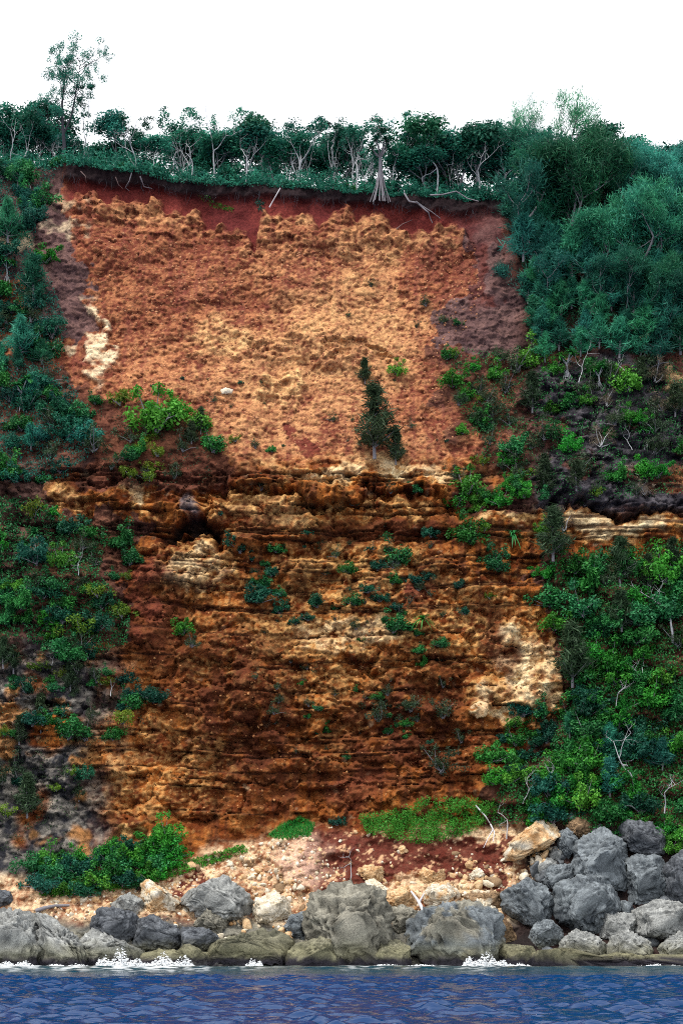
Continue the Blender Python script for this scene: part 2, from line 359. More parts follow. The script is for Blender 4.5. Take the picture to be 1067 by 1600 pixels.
# upper face: stones in red earth
red_e = N3((0.175, 0.046, 0.026)); tan_s = N3((0.52, 0.215, 0.095))
pale = np.zeros(X.shape, np.float32)
for (bu, bv, ru, rv, k) in [(360, 535, 60, 24, .9), (432, 606, 42, 22, 1.0), (540, 510, 120, 60, .6), (480, 570, 170, 65, .55), (420, 670, 150, 50, .4), (520, 737, 130, 18, .9), (620, 700, 110, 45, .25),
                            (440, 400, 80, 60, .25), (560, 440, 45, 110, .5), (590, 530, 60, 40, .55), (520, 620, 60, 60, .45), (300, 335, 200, 22, .35), (450, 350, 60, 22, .45), (660, 365, 90, 18, .45), (540, 540, 40, 14, .5), (230, 570, 60, 60, .2), (350, 600, 90, 25, .35)]:
    pale = np.maximum(pale, k * blob(bu, bv, ru, rv, 0.7))
up = lerp(red_e + 0 * col, tan_s, np.clip(stone_t * 1.0 - 0.18 + 0.6 * pale + 0.2 * big + 0.12 * mott - 0.12 * sstep(480, 380, V), 0, 1))
up = lerp(up, N3((0.80, 0.50, 0.22)), np.clip(pale * (0.35 + stone_t * 0.8) - 0.12 + 0.3 * mott * pale, 0, 1))
up = lerp(up, N3((0.20, 0.055, 0.04)), np.clip(0.8 * sstep(0.05, 0.5, streak) * (1 - pale) * 0.7, 0, 1))
up = lerp(up, N3((0.155, 0.032, 0.022)), polymask(U + 7 * f1, V + 6 * f1, [(438, 656), (452, 660), (470, 676), (498, 700), (504, 712), (474, 714), (462, 694), (446, 676)]).astype(np.float32) * sstep(-.7, -.1, mott) * 0.95)
up = lerp(up, N3((0.17, 0.05, 0.035)), 0.6 * blob(720, 430, 70, 130, .8) * sstep(-.3, .4, mott + 0.2))
# lower face: iron-stained beds
low = lerp(N3((0.15, 0.034, 0.007)) + 0 * col, N3((0.42, 0.135, 0.026)), np.clip(0.45 + 0.9 * mott + 0.8 * (bid - 0.5) + 0.35 * bo, 0, 1))
lpale = np.zeros(X.shape, np.float32)
for (bu, bv, ru, rv, k) in [(800, 1045, 70, 70, .95), (295, 890, 62, 34, .85), (540, 990, 120, 32, .8), (560, 900, 130, 60, .55), (430, 990, 60, 40, .5), (340, 1060, 40, 30, .45), (500, 1060, 30, 60, .5), (690, 930, 50, 30, .5), (500, 1000, 200, 120, .25), (730, 960, 70, 60, .5), (210, 780, 16, 30, .9), (110, 780, 26, 16, .6),
                            (420, 800, 110, 34, .6), (600, 735, 140, 16, .9), (540, 790, 60, 20, .5), (640, 800, 60, 14, .5), (220, 1200, 100, 90, .3), (225, 1298, 45, 14, .6), (960, 826, 115, 18, 1.0), (780, 800, 60, 10, .7), (150, 1180, 60, 50, .35),
                            (300, 1180, 80, 60, .3), (520, 1100, 60, 90, .2), (700, 1000, 60, 30, .35), (770, 1115, 18, 12, .9), (860, 1150, 30, 22, .5), (590, 900, 70, 14, .45)]:
    lpale = np.maximum(lpale, k * blob(bu, bv, ru, rv, 0.45))
low = lerp(low, N3((0.66, 0.37, 0.13)), np.clip(1.1 * lpale * (0.45 + 0.8 * stone_t) + 0.75 * (stone_t - 0.62) + 0.45 * mott * (lpale + 0.35), 0, 1))
low = lerp(low, N3((0.88, 0.70, 0.42)), np.clip((lpale - 0.55) * 2.2 * (0.5 + mott + 0.3 * stone_t), 0, 1))
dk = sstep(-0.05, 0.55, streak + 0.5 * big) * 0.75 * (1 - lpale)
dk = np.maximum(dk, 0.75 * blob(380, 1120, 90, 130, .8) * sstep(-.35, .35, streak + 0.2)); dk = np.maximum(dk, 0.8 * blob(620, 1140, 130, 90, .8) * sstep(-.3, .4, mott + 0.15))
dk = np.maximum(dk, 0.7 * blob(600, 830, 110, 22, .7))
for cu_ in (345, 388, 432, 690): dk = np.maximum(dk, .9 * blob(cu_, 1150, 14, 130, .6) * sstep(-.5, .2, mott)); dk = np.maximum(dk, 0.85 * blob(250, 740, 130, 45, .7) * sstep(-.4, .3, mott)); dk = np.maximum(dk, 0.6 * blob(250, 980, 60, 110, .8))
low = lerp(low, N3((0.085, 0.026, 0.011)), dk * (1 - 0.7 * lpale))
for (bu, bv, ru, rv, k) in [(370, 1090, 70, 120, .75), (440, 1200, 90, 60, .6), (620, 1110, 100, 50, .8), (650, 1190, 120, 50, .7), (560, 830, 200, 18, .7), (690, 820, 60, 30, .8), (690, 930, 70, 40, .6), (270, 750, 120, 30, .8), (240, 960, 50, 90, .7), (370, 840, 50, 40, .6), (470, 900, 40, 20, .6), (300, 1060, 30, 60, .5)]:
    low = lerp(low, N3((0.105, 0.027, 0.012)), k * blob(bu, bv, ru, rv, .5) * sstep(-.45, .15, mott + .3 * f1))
low = lerp(low, N3((0.05, 0.018, 0.010)), np.clip(joint * 0.85, 0, 1))
low = lerp(low, N3((0.10, 0.05, 0.025)), band * sstep(.12, .3, noise2(X / 9, zb * 1.9, 303)) * .9)
low = lerp(low, N3((0.02, 0.016, 0.016)), 0.9 * blob(290, 834, 50, 11)); low = lerp(low, N3((0.10, 0.10, 0.12)), .8 * blob(300, 800, 14, 24))  # overhang shade painted into the cave recess; grey block above it
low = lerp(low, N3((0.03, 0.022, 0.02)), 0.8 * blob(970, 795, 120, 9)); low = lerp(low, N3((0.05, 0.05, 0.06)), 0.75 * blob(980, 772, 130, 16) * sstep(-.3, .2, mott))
redgul = np.maximum(blob(235, 930, 40, 70), blob(640, 930, 50, 30)) * sstep(-.35, .25, f4)
low = lerp(low, N3((0.17, 0.042, 0.024)), 0.8 * redgul)
low = lerp(low, N3((0.15, 0.04, 0.02)), 0.7 * np.maximum(blob(560, 1240, 60, 30), blob(760, 1000, 25, 60)))
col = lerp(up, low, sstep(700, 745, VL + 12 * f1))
# weathered grey limestone left and right, earth under the scrub
greyL = (1 - sstep(110, 215, UW)) * sstep(960, 1030, VW); greyL = np.maximum(greyL, (1 - sstep(40, 120, UW)) * sstep(690, 720, VW) * 0.8)
gcol = lerp(N3((0.03, 0.03, 0.036)) + 0 * col, N3((0.36, 0.32, 0.27)), np.clip(0.2 + 0.8 * mott + 0.55 * (stone_t - 0.5), 0, 1))
gcol = lerp(gcol, N3((0.42, 0.19, 0.06)), np.clip(sstep(0.15, 0.5, f4 + 0.2 * big) * 0.8, 0, 1))
col = lerp(col, gcol, greyL * sstep(-0.45, 0.0, big + 0.35 * f4 + 0.15 + (150 - UW) / 400))
greyR = sstep(790, 860, UW) * sstep(540, 580, VW) * (1 - sstep(792, 806, V + 3 * f1))
rcol = lerp(N3((0.022, 0.019, 0.026)) + 0 * col, N3((0.15, 0.135, 0.15)), np.clip(0.3 + 0.9 * mott + 0.4 * (stone_t - .5), 0, 1))
col = lerp(col, rcol, greyR * (1 - .85 * band))
col = lerp(col, N3((.16, .05, .03)), greyR * sstep(.2, .5, f4 + .4 * big) * .7)
col = lerp(col, N3((0.66, 0.44, 0.22)), blob(1050, 592, 26, 20) * 0.9 * sstep(-.4, .1, mott))
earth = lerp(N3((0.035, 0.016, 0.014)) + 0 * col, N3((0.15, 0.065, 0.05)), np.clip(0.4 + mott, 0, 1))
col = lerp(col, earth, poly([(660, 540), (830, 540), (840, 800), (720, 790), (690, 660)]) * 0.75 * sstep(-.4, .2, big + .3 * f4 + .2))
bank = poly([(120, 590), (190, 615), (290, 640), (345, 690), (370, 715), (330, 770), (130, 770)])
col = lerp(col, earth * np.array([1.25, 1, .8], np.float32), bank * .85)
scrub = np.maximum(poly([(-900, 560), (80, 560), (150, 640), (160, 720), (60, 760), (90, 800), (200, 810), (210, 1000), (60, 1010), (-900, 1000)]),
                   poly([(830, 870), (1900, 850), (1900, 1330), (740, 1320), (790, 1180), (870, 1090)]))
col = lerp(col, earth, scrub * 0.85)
# purple-grey earth beside the scar
plum = np.maximum(poly([(715, 325), (800, 330), (850, 560), (690, 545), (650, 500), (745, 470), (740, 400)]), 
                  poly([(-900, 200), (110, 200), (95, 285), (100, 330), (140, 420), (150, 500), (85, 530), (60, 440), (-900, 560)]))
plc = lerp(N3((0.065, 0.038, 0.042)) + 0 * col, N3((0.20, 0.115, 0.105)), np.clip(0.45 + 0.8 * mott + 0.3 * (stone_t - .5), 0, 1))
col = lerp(col, plc, plum * 0.92)
col = lerp(col, earth * 0.8, sstep(780, 840, UW) * (1 - sstep(540, 570, VW)))  # earth of the grove, darkened to paint in shade under the trees
for (bu, bv, ru, rv, k) in [(146, 540, 12, 44, 1.), (110, 532, 24, 10, .9), (40, 385, 16, 18, .8), (120, 375, 30, 14, .5), (105, 320, 25, 14, .5)]:
    col = lerp(col, N3((0.84, 0.66, 0.42)), k * blob(bu, bv, ru, rv) * sstep(-.4, .1, mott))
col = lerp(col, N3((0.13, 0.03, 0.022)), 0.7 * blob(757, 420, 14, 70) )
# bare red soil and the humus lip
soilc = lerp(N3((0.115, 0.020, 0.019)) + 0 * col, N3((0.185, 0.034, 0.027)), np.clip(0.5 + big + 0.5 * grain, 0, 1))
sm = (1 - rock_up) * sstep(92, 118, U + 6 * f4) * (1 - sstep(770, 800, U + 8 * f4))
col = lerp(col, soilc, sm); col = lerp(col, plc * np.float32(.8), sm * sstep(700, 780, UW) * .7)
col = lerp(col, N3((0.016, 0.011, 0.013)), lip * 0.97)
# fallen debris at the foot
bc = lerp(N3((0.27, 0.10, 0.045)) + 0 * col, N3((0.80, 0.58, 0.36)), np.clip(1.1 * stone_t - .05 + 0.6 * mott, 0, 1))
redb = np.maximum(poly([(470, 1290), (560, 1255), (600, 1310), (800, 1300), (830, 1320), (760, 1385), (640, 1370), (560, 1400), (480, 1400), (465, 1330)]), poly([(265, 1375), (330, 1345), (330, 1385), (290, 1395)]) )
bc = lerp(bc, lerp(N3((0.12, 0.024, 0.016)) + 0 * col, N3((0.62, 0.36, 0.20)), sstep(0.84, 0.98, stone_t + 0.3 * mott)), redb * 0.95)
bc = lerp(bc, N3((0.66, 0.44, 0.33)), blob(462, 1345, 50, 34) * 0.6)
col = lerp(col, bc, beach * (1 - 0.9 * sstep(820, 870, UW)))
shore = sstep(1425, 1450, V + 10 * f4)
shc = lerp(N3((0.07, 0.075, 0.075)) + 0 * col, N3((0.30, 0.28, 0.22)), np.clip(0.5 + mott, 0, 1))
col = lerp(col, shc, shore)
col = lerp(col, earth * np.float32(.3) + np.float32(.012), sstep(1275, 1300, V) * sstep(800, 850, UW + .2 * (V - 1300)))  # ground between the right-hand boulders painted near black as gap shade
col = lerp(col, N3((0.03, 0.028, 0.035)), 1 - sstep(0.0, 0.9, Z + 0.4 * f4))

# cliff mesh, its top turning over into the plateau
mb = MB()
nx = len(xs)
vv = np.stack([X, Y, Z], -1).reshape(-1, 3)
i = np.arange(NR - 1)[:, None] * nx; j = np.arange(nx - 1)[None]
fq = np.stack([i + j, i + j + 1, i + nx + j + 1, i + nx + j], -1).reshape(-1, 4)
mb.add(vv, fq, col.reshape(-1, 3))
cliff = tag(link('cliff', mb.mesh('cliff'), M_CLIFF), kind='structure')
back = np.concatenate([[0.0], np.geomspace(0.6, 320, 40)])
PX = np.repeat(xs[None, ::3], len(back), 0); PY = CREST[None, ::3] + back[:, None]
PZ = np.repeat(ZE[None, ::3], len(back), 0) + 0.01 + 0.5 * sstep(0, 4, back)[:, None] + 0.03 * np.clip(back[:, None], 0, 120) + 0.25 * fbm2(PX / 3, PY / 3, 3, 7) * sstep(0, 3, back)[:, None]
mb = MB(); n2 = PX.shape[1]
i = np.arange(len(back) - 1)[:, None] * n2; j = np.arange(n2 - 1)[None]
mb.add(np.stack([PX, PY, PZ], -1).reshape(-1, 3), np.stack([i + j, i + j + 1, i + n2 + j + 1, i + n2 + j], -1).reshape(-1, 4), (0.03, 0.03, 0.02))
tag(link('plateau', mb.mesh('plateau', True), M_CLIFF), kind='structure')
def plateau_z(x, y):
    e = np.interp(x, xs, ZE); b = y - np.interp(x, xs, CREST)
    return e + 0.5 * sstep(0, 4, b) + 0.03 * np.clip(b, 0, 120)
def face_y(x, z):
    """depth of the cliff surface at (x, z)"""
    x = np.asarray(x, float); z = np.asarray(z, float)
    fi = np.interp(x, xs, np.arange(nx)); i0 = np.clip(fi.astype(int), 0, nx - 2); fx = fi - i0
    t = np.clip((z - Z0) / (np.interp(x, xs, ZE) - Z0), 0, 1) * (NR - 1); j0 = np.clip(t.astype(int), 0, NR - 2); fz = t - j0
    a = Y[j0, i0] * (1 - fx) + Y[j0, i0 + 1] * fx; b = Y[j0 + 1, i0] * (1 - fx) + Y[j0 + 1, i0 + 1] * fx
    return a * (1 - fz) + b * fz
YS = np.arange(186, 246, 0.2)
def hit(u, v):
    """first point of the cliff along the ray of a photo pixel"""
    u = np.atleast_1d(np.asarray(u, float)); v = np.atleast_1d(np.asarray(v, float))
    x, z = px2w(u[:, None], v[:, None], YS[None])
    ok = YS[None] >= face_y(x, z)
    k = np.where(ok.any(1), ok.argmax(1), len(YS) - 1)
    yy = YS[k]; xx, zz = px2w(u, v, yy)
    return np.stack([xx, yy, zz], -1)

# ------------------------------------------------------------------ the sea
gx = np.concatenate([-40 - np.geomspace(0.3, 6000, 40)[::-1], np.arange(-40, 40.01, 0.16), 40 + np.geomspace(0.3, 6000, 40)])
gy = np.concatenate([100 - np.geomspace(0.25, 3000, 40)[::-1], np.arange(100, 203, 0.19), 203 + np.geomspace(0.4, 6000, 30)])
SX, SY = np.meshgrid(gx, gy)
rw = np.random.default_rng(8); SZ = np.zeros_like(SX); PXs = np.zeros_like(SX); PYs = np.zeros_like(SX)
patch = np.clip(0.9 + 0.9 * fbm2(SX / 5, SY / 14, 3, 201), .3, 1.25)
for k in range(60):
    lam = rw.uniform(1.2, 3.4) if k < 36 else rw.uniform(.6, 1.2); th = rw.normal(0, 0.6) + 0.1; kx, ky = math.sin(th), math.cos(th)
    q = 2 * math.pi / lam; a = (0.0112 if k < 36 else .0045) * lam * rw.uniform(0.6, 1.3); ph = rw.uniform(0, 6.28)
    arg = q * (SX * kx + SY * ky) + ph + 0.8 * noise2(SX / (3 * lam) + k, SY / (3 * lam), k)
    SZ += a * np.sin(arg); PXs += a * kx * np.cos(arg); PYs += a * ky * np.cos(arg)
env = sstep(-60, -40, SX) * (1 - sstep(40, 60, SX)) * sstep(85, 100, SY) * (1 - sstep(215, 240, SY))
calm = 1 - 0.75 * sstep(166, 178, SY + 2 * noise2(SX / 9, SY * 0, 3))
swell = 0.42 * np.exp(-((SY - 187 - 1.5 * noise2(SX / 12, SY * 0, 2)) / 3.2) ** 2)
SZ = SZ * env * patch * calm + swell * env - 0.05
SX = SX + .35 * PXs * env * patch * calm; SY2 = SY + .35 * PYs * env * patch * calm
sea_u = CX + SX / np.maximum(SY2, 1) * F
shore_y = np.interp(SX, xs, np.array([np.interp(0.0, Z[:, c], Y[:, c]) for c in range(nx)]))
dist = np.interp(SX, [-70, -34, -20, -5, 10, 20, 34, 70], [193, 193.5, 194.5, 195, 195, 196, 196, 195]) - SY2
fo = np.zeros_like(SX)
for (fu, fw, fd) in [(25, 55, 4.5), (110, 45, 5), (190, 60, 5.0), (255, 50, 6), (310, 40, 4), (385, 30, 4.), (450, 40, 2.5), (560, 70, 3), (650, 60, 2.5), (735, 60, 3.5), (800, 40, 2.5), (900, 60, 1.5), (1010, 70, 1.5)]:
    fo = np.maximum(fo, np.exp(-((sea_u - fu) / fw) ** 2) * np.exp(-np.clip(dist, 0, 99) / (2.2 * fd)))
fo = fo * sstep(-0.25, 0.35, fbm2(SX / 1.3, SY2 / 0.9, 4, 211) + 1.3 * (fo - 0.42)) * sstep(180, 186, SY2)
mb = MB(); n2 = len(gx); i = np.arange(len(gy) - 1)[:, None] * n2; j = np.arange(n2 - 1)[None]
teal = sstep(172, 186, SY2)
mb.add(np.stack([SX, SY2, SZ], -1).reshape(-1, 3), np.stack([i + j, i + j + 1, i + n2 + j + 1, i + n2 + j], -1).reshape(-1, 4), np.stack([np.clip(fo * 1.3, 0, 1), teal, teal], -1).reshape(-1, 3))
m, n, out_ = new_mat('sea_water'); N = n.nodes; Lk = n.links
at = N.new('ShaderNodeAttribute'); at.attribute_name = 'Col'; sp = N.new('ShaderNodeSeparateColor'); Lk.new(at.outputs['Color'], sp.inputs[0])
wc = N.new('ShaderNodeMix'); wc.data_type = 'RGBA'; wc.inputs[6].default_value = (0.001, 0.028, 0.105, 1); wc.inputs[7].default_value = (0.001, 0.034, 0.055, 1)   # deep water, shallower water by the rocks
Lk.new(sp.outputs[1], wc.inputs[0])
tc = N.new('ShaderNodeTexCoord'); mp = N.new('ShaderNodeMapping'); mp.inputs['Scale'].default_value = (.8, 1.6, 1); Lk.new(tc.outputs['Object'], mp.inputs['Vector'])
nz = N.new('ShaderNodeTexNoise'); nz.inputs['Scale'].default_value = 2.2; nz.inputs['Detail'].default_value = 4; Lk.new(mp.outputs[0], nz.inputs['Vector'])
bp = N.new('ShaderNodeBump'); bp.inputs['Strength'].default_value = 0.4; bp.inputs['Distance'].default_value = 0.10; Lk.new(nz.outputs[0], bp.inputs['Height'])
b = N.new('ShaderNodeBsdfPrincipled'); b.inputs['Roughness'].default_value = 0.06; b.inputs['IOR'].default_value = 1.33
Lk.new(wc.outputs[2], b.inputs['Base Color']); Lk.new(bp.outputs[0], b.inputs['Normal'])
fb = N.new('ShaderNodeBsdfPrincipled'); fb.inputs['Base Color'].default_value = (0.86, 0.9, 0.92, 1); fb.inputs['Roughness'].default_value = 0.8
ms = N.new('ShaderNodeMixShader'); Lk.new(sp.outputs[0], ms.inputs[0]); Lk.new(b.outputs[0], ms.inputs[1]); Lk.new(fb.outputs[0], ms.inputs[2]); Lk.new(ms.outputs[0], out_.inputs[0])
M_FOAM, n, out_ = new_mat('sea_foam'); fb = n.nodes.new('ShaderNodeBsdfPrincipled'); fb.inputs['Base Color'].default_value = (0.88, 0.91, 0.93, 1); fb.inputs['Roughness'].default_value = 0.9; n.links.new(fb.outputs[0], out_.inputs[0])
tag(link('sea', mb.mesh('sea', True), m), kind='structure')

# ------------------------------------------------------------------ boulders and fallen blocks, outlines in photo pixels
def R7(p): return [(x / 1.976, 1120 + y / 1.976) for x, y in p]
def R8(p): return [(527 + x / 1.976, 1120 + y / 1.976) for x, y in p]
def R6(p): return [(540 + x / 3.557, 1280 + y / 3.557) for x, y in p]
PAL = {'grey': ((0.038, 0.046, 0.055), (0.29, 0.325, 0.345)), 'dark': ((0.022, 0.025, 0.032), (0.19, 0.205, 0.225)), 'olive': ((0.07, 0.07, 0.05), (0.28, 0.265, 0.185)),
       'tan': ((0.48, 0.25, 0.10), (0.82, 0.62, 0.38)), 'cream': ((0.55, 0.45, 0.30), (0.86, 0.80, 0.68)), 'brown': ((0.12, 0.075, 0.045), (0.42, 0.28, 0.16)), 'pale': ((0.11, 0.115, 0.115), (0.46, 0.47, 0.45)),
       'scree': ((0.24, 0.085, 0.045), (0.54, 0.27, 0.14)), 'rust': ((0.20, 0.07, 0.025), (0.50, 0.25, 0.10)),
       'karst': ((0.06, 0.058, 0.048), (0.40, 0.38, 0.31))}
_seed = [100]
def boulder(label, pts, pal='grey', name='boulder', sub=5, fac=8, depth=0.9, rough=1.0, group=None, push=0.25, two=None, y=None):
    """a rock whose outline follows the traced one; split faces, pits and grain are its own relief"""
    _seed[0] += 7; sd = _seed[0]; r = np.random.default_rng(sd)
    P = np.array(pts, float); cu, cv = (P.min(0) + P.max(0)) / 2
    if y is None:
        h = hit(cu, cv)[0]; h2 = hit(cu, P[:, 1].max() - 3)[0]
        Y0 = 0.6 * h[1] + 0.4 * h2[1]
    else: Y0 = y
    s = Y0 / F; half = (P.max(0) - P.min(0)) / 2 * s; dy = depth * (half[0] * half[1]) ** 0.5
    Y0 -= push * dy
    s = Y0 / F
    Q = np.stack([(P[:, 0] - cu) * s, -(P[:, 1] - cv) * s], -1) * 1.11
    th = np.linspace(-math.pi, math.pi, 361); R = np.zeros(361)
    for k, t in enumerate(th):                                # radius of the outline in each direction
        dv = np.array([math.cos(t), math.sin(t)]); best = 0
        for a in range(len(Q)):
            p, q = Q[a], Q[(a + 1) % len(Q)]; e = q - p; den = dv[0] * e[1] - dv[1] * e[0]
            if abs(den) < 1e-9: continue
            tt_ = (p[0] * e[1] - p[1] * e[0]) / den; uu = (p[0] * dv[1] - p[1] * dv[0]) / den
            if tt_ > 0 and -1e-6 <= uu <= 1 + 1e-6: best = max(best, tt_)
        R[k] = best
    R[R == 0] = R[R > 0].mean()
    v, f = ico(sub); v = v.copy()
    t = np.arctan2(v[:, 2], v[:, 0]); rr = np.hypot(v[:, 0], v[:, 2]); k = np.interp(t, th, R)
    prof = rr ** 0.42                                          # fuller than an ellipsoid
    p = np.stack([np.cos(t) * k * prof, np.sign(v[:, 1]) * np.abs(v[:, 1]) ** 0.6 * dy, np.sin(t) * k * prof], -1)
    for q in range(fac):                                       # split faces
        sg_ = 1 if sd % 2 else -1
        n_ = [(sg_ * r.uniform(.1, .5), -r.uniform(.6, .85), r.uniform(.55, .8)), (-sg_ * r.uniform(.1, .6), -.9, -r.uniform(.25, .5)), (sg_ * 1., -r.uniform(.4, .8), r.uniform(-.3, .1)), (-sg_ * 1., -r.uniform(.3, .7), r.uniform(.1, .5))][q] if q < 4 else (r.normal(0, 1), -abs(r.normal(.6, .5)), r.normal(0, .8))
        n_ = unit(np.array(n_, float)); m_ = (p @ n_)
        cut = m_.max() * (r.uniform(.5, .64) if q < 2 else r.uniform(0.6, .76) if q < 4 else r.uniform(.78, .95)); over = np.clip(m_ - cut, 0, None); p -= over[:, None] * n_ * 0.97
    sz = (half[0] * half[1]) ** 0.5
    g = p / sz * 1.7 + sd
    axb = unit(np.array([r.normal(0, .3), r.normal(0, .5), 1.])); bandc = noise2((p @ axb) / sz * 9 + .5 * noise3(g, sd + 30), 0.15 * g[:, 0], sd + 31)
    disp = 0.035 * noise3(g, sd) + 0.035 * noise3(g * 2.3, sd + 1) + .02 * bandc + 0.045 * noise3(g * 5, sd + 2) + 0.035 * noise3(g * 10, sd + 4) + 0.022 * noise3(g * 19, sd + 6)
    fh, fi_ = facet2(g[:, 0] * 1.1 + .3 * g[:, 1], g[:, 2] * 1.1, sd + 40); fh2, fi2 = facet2(g[:, 0] * 2.6 + .3 * g[:, 1], g[:, 2] * 2.6, sd + 43); disp = disp + .10 * fh + .055 * fh2
    pit = np.clip(noise3(g * 6.5, sd + 5) - 0.15, 0, 1) * 0.22 + np.clip(noise3(g * 13, sd + 8) - 0.1, 0, 1) * 0.12
    nrm = unit(p / np.array([half[0], dy, half[1]]) ** 1)
    p = p + nrm * ((disp * rough - pit * rough) * sz)[:, None]
    a, b = [np.array(c) for c in PAL[pal]]
    tone = np.clip(0.5 + 0.3 * noise3(g * 1.1, sd + 11) + 0.36 * noise3(g * 4, sd + 12) + 0.4 * noise3(g * 9, sd + 13) + .2 * bandc + .3 * (fi2 - .5) - pit * 3, 0, 1)
    c = a + (b - a) * tone[:, None]
    if two:                                                    # a second stone colour on part of it
        a2, b2 = [np.array(x) for x in PAL[two]]; msk = sstep(0.05, 0.25, noise3(g * 0.9, sd + 15) + 0.3 * noise3(g * 4, sd + 16))[:, None]
        c = c + (a2 + (b2 - a2) * tone[:, None] - c) * msk
    X0, Zc = px2w(cu, cv, Y0); wz = p[:, 2] + Zc
    wet = (1 - sstep(0.5, 1.3, wz + 0.4 * noise3(g * 2, sd + 20)))[:, None]; alg = ((1 - sstep(1.2, 2.8, wz + 0.6 * noise3(g * 2, sd + 21))) * 0.65)[:, None]
    c = c + (np.array([0.20, 0.19, 0.11]) * (0.5 + tone[:, None]) - c) * alg; c = c + (np.array([0.03, 0.027, 0.035]) - c) * wet      # weed line, wet foot
    zb_ = p[:, 2].min(); p[:, 2] -= zb_
    mb = MB(); mb.add(p, f, c)
    o = link(name, mb.mesh(name), M_BOULDER, loc=(X0, Y0, Zc + zb_))
    return tag(o, label, 'ledge' if 'ledge' in name else 'boulder', group)
B = boulder
# right-hand pile
B('dark charcoal boulder tucked under bright green scrub at the top right of the pile', R8([(865, 350), (900, 322), (960, 330), (1015, 360), (1018, 410), (960, 430), (905, 410)]), 'dark', push=.4)
B('tall flat-faced grey slab standing upright behind the right-hand pile', R8([(898, 440), (930, 430), (1012, 440), (1008, 575), (900, 575)]), 'grey', fac=4, sub=5)
B('dark grey boulder cut by the right edge, beside the upright slab', R8([(1010, 470), (1067, 420), (1130, 430), (1130, 560), (1040, 592), (1005, 575)]), 'dark')
B('big pale grey boulder crowning the right-hand pile, with a sloping flat top', R8([(712, 460), (745, 385), (820, 348), (897, 400), (903, 440), (885, 530), (790, 508), (720, 478)]), 'grey', sub=5, two=None, push=.5)
B('small upright grey rock between the tan slab and the crowning boulder', R8([(675, 360), (710, 345), (735, 370), (745, 400), (712, 436), (680, 400)]), 'grey')
B('rough brown rock on the very top of the right-hand pile', R8([(703, 335), (740, 308), (780, 315), (784, 350), (745, 376)]), 'brown', rough=1.6)
B('smallest grey rock perched above the rough brown one', R8([(703, 312), (722, 296), (742, 312), (715, 328)]), 'pale', sub=3)
B('dark pointed stone leaning against the crowning boulder near the scrub', R8([(772, 362), (790, 345), (815, 325), (820, 340), (795, 365)]), 'dark', sub=3)
B('long tan slab tilted down to the left above the orange rubble', R8([(520, 422), (540, 388), (620, 322), (672, 330), (676, 372), (640, 400), (560, 442), (525, 442)]), 'tan', sub=5, two='cream', fac=1)
B('grey wedge-shaped boulder behind the banded block', R8([(628, 490), (660, 462), (730, 458), (748, 490), (690, 540), (640, 518)]), 'grey')
B('small grey stone under the foot of the tan slab', R8([(645, 432), (670, 400), (702, 410), (697, 442), (660, 447)]), 'pale', sub=3)
B('pale grey stone left of the wedge-shaped boulder', R8([(606, 472), (650, 435), (684, 450), (640, 490)]), 'pale', sub=3)
B('square grey boulder with thin bands, left end of the right-hand pile', R8([(512, 545), (588, 500), (645, 530), (668, 570), (655, 655), (600, 655), (518, 605)]), 'grey', sub=5, push=.5)
B('large grey boulder with a brown split side in the middle of the right-hand pile', R8([(662, 565), (690, 520), (745, 496), (800, 505), (872, 545), (882, 575), (800, 668), (745, 662), (664, 612)]), 'grey', sub=5, push=.6, two=None)
B('small grey wedge filling the gap beneath the upright slab', R8([(858, 602), (875, 568), (907, 572), (918, 612), (870, 618)]), 'grey', sub=3)
B('low grey boulder with a cracked top near the right edge', R8([(912, 602), (990, 568), (1067, 588), (1110, 640), (1000, 694), (918, 672)]), 'pale', sub=5, push=.5)
B('pale grey block wedged below the split boulder', R8([(795, 645), (830, 608), (917, 610), (924, 674), (840, 694), (793, 674)]), 'pale', push=.4)
B('small rounded grey boulder below the banded block', R8([(586, 694), (610, 640), (650, 628), (693, 660), (694, 704), (620, 714)]), 'grey', push=.5)
B('grey shore rock with a dark hollow under its brow', R8([(688, 700), (740, 658), (800, 680), (832, 712), (824, 755), (690, 745)]), 'pale', push=.6)
B('brown-grey rounded rock at the waterline beside the splash', R8([(498, 722), (520, 703), (610, 712), (624, 750), (600, 774), (508, 772)]), 'olive', rough=.6, push=.5)
B('pale lump of the right-hand shore ledge with pitted front', R8([(822, 735), (850, 680), (900, 666), (960, 690), (988, 745), (830, 752)]), 'pale', push=.5)
B('pale lump of shore ledge cut by the right edge', R8([(980, 735), (1030, 675), (1090, 660), (1140, 690), (1130, 752), (990, 752)]), 'pale', push=.5)
B('long flat grey ledge at the water under the right-hand pile', R8([(612, 742), (690, 722), (800, 742), (960, 738), (1140, 738), (1140, 800), (612, 800)]), 'olive', name='shore_ledge', sub=5, depth=.9, fac=2, push=.4)
# the middle
B('great pitted grey boulder in the centre with a domed top', [(480, 1420), (492, 1400), (525, 1384), (565, 1382), (592, 1395), (612, 1430), (614, 1465), (592, 1505), (540, 1515), (505, 1485), (480, 1462), (474, 1440)], 'karst', sub=5, rough=1.5, push=.6, fac=4)
B('broad grey boulder right of the domed one, above the splash', R8([(215, 640), (260, 615), (330, 588), (400, 573), (480, 600), (518, 640), (518, 725), (480, 774), (300, 776), (225, 750)]), 'grey', sub=5, rough=1.4, push=.6, fac=5, two='karst')
B('tan shoulder of rock at the right of the broad grey boulder', R8([(478, 590), (530, 640), (562, 692), (512, 714), (488, 650)]), 'brown', push=.1)
B('cream cap of rock behind the broad grey boulder', R8([(395, 582), (450, 565), (492, 595), (498, 625), (430, 612)]), 'cream', push=.1, rough=1.4)
B('low olive-stained boulder at the water left of the domed one', [(446, 1500), (460, 1480), (500, 1467), (540, 1478), (547, 1500), (532, 1516), (448, 1516)], 'olive', push=.8, rough=.7)
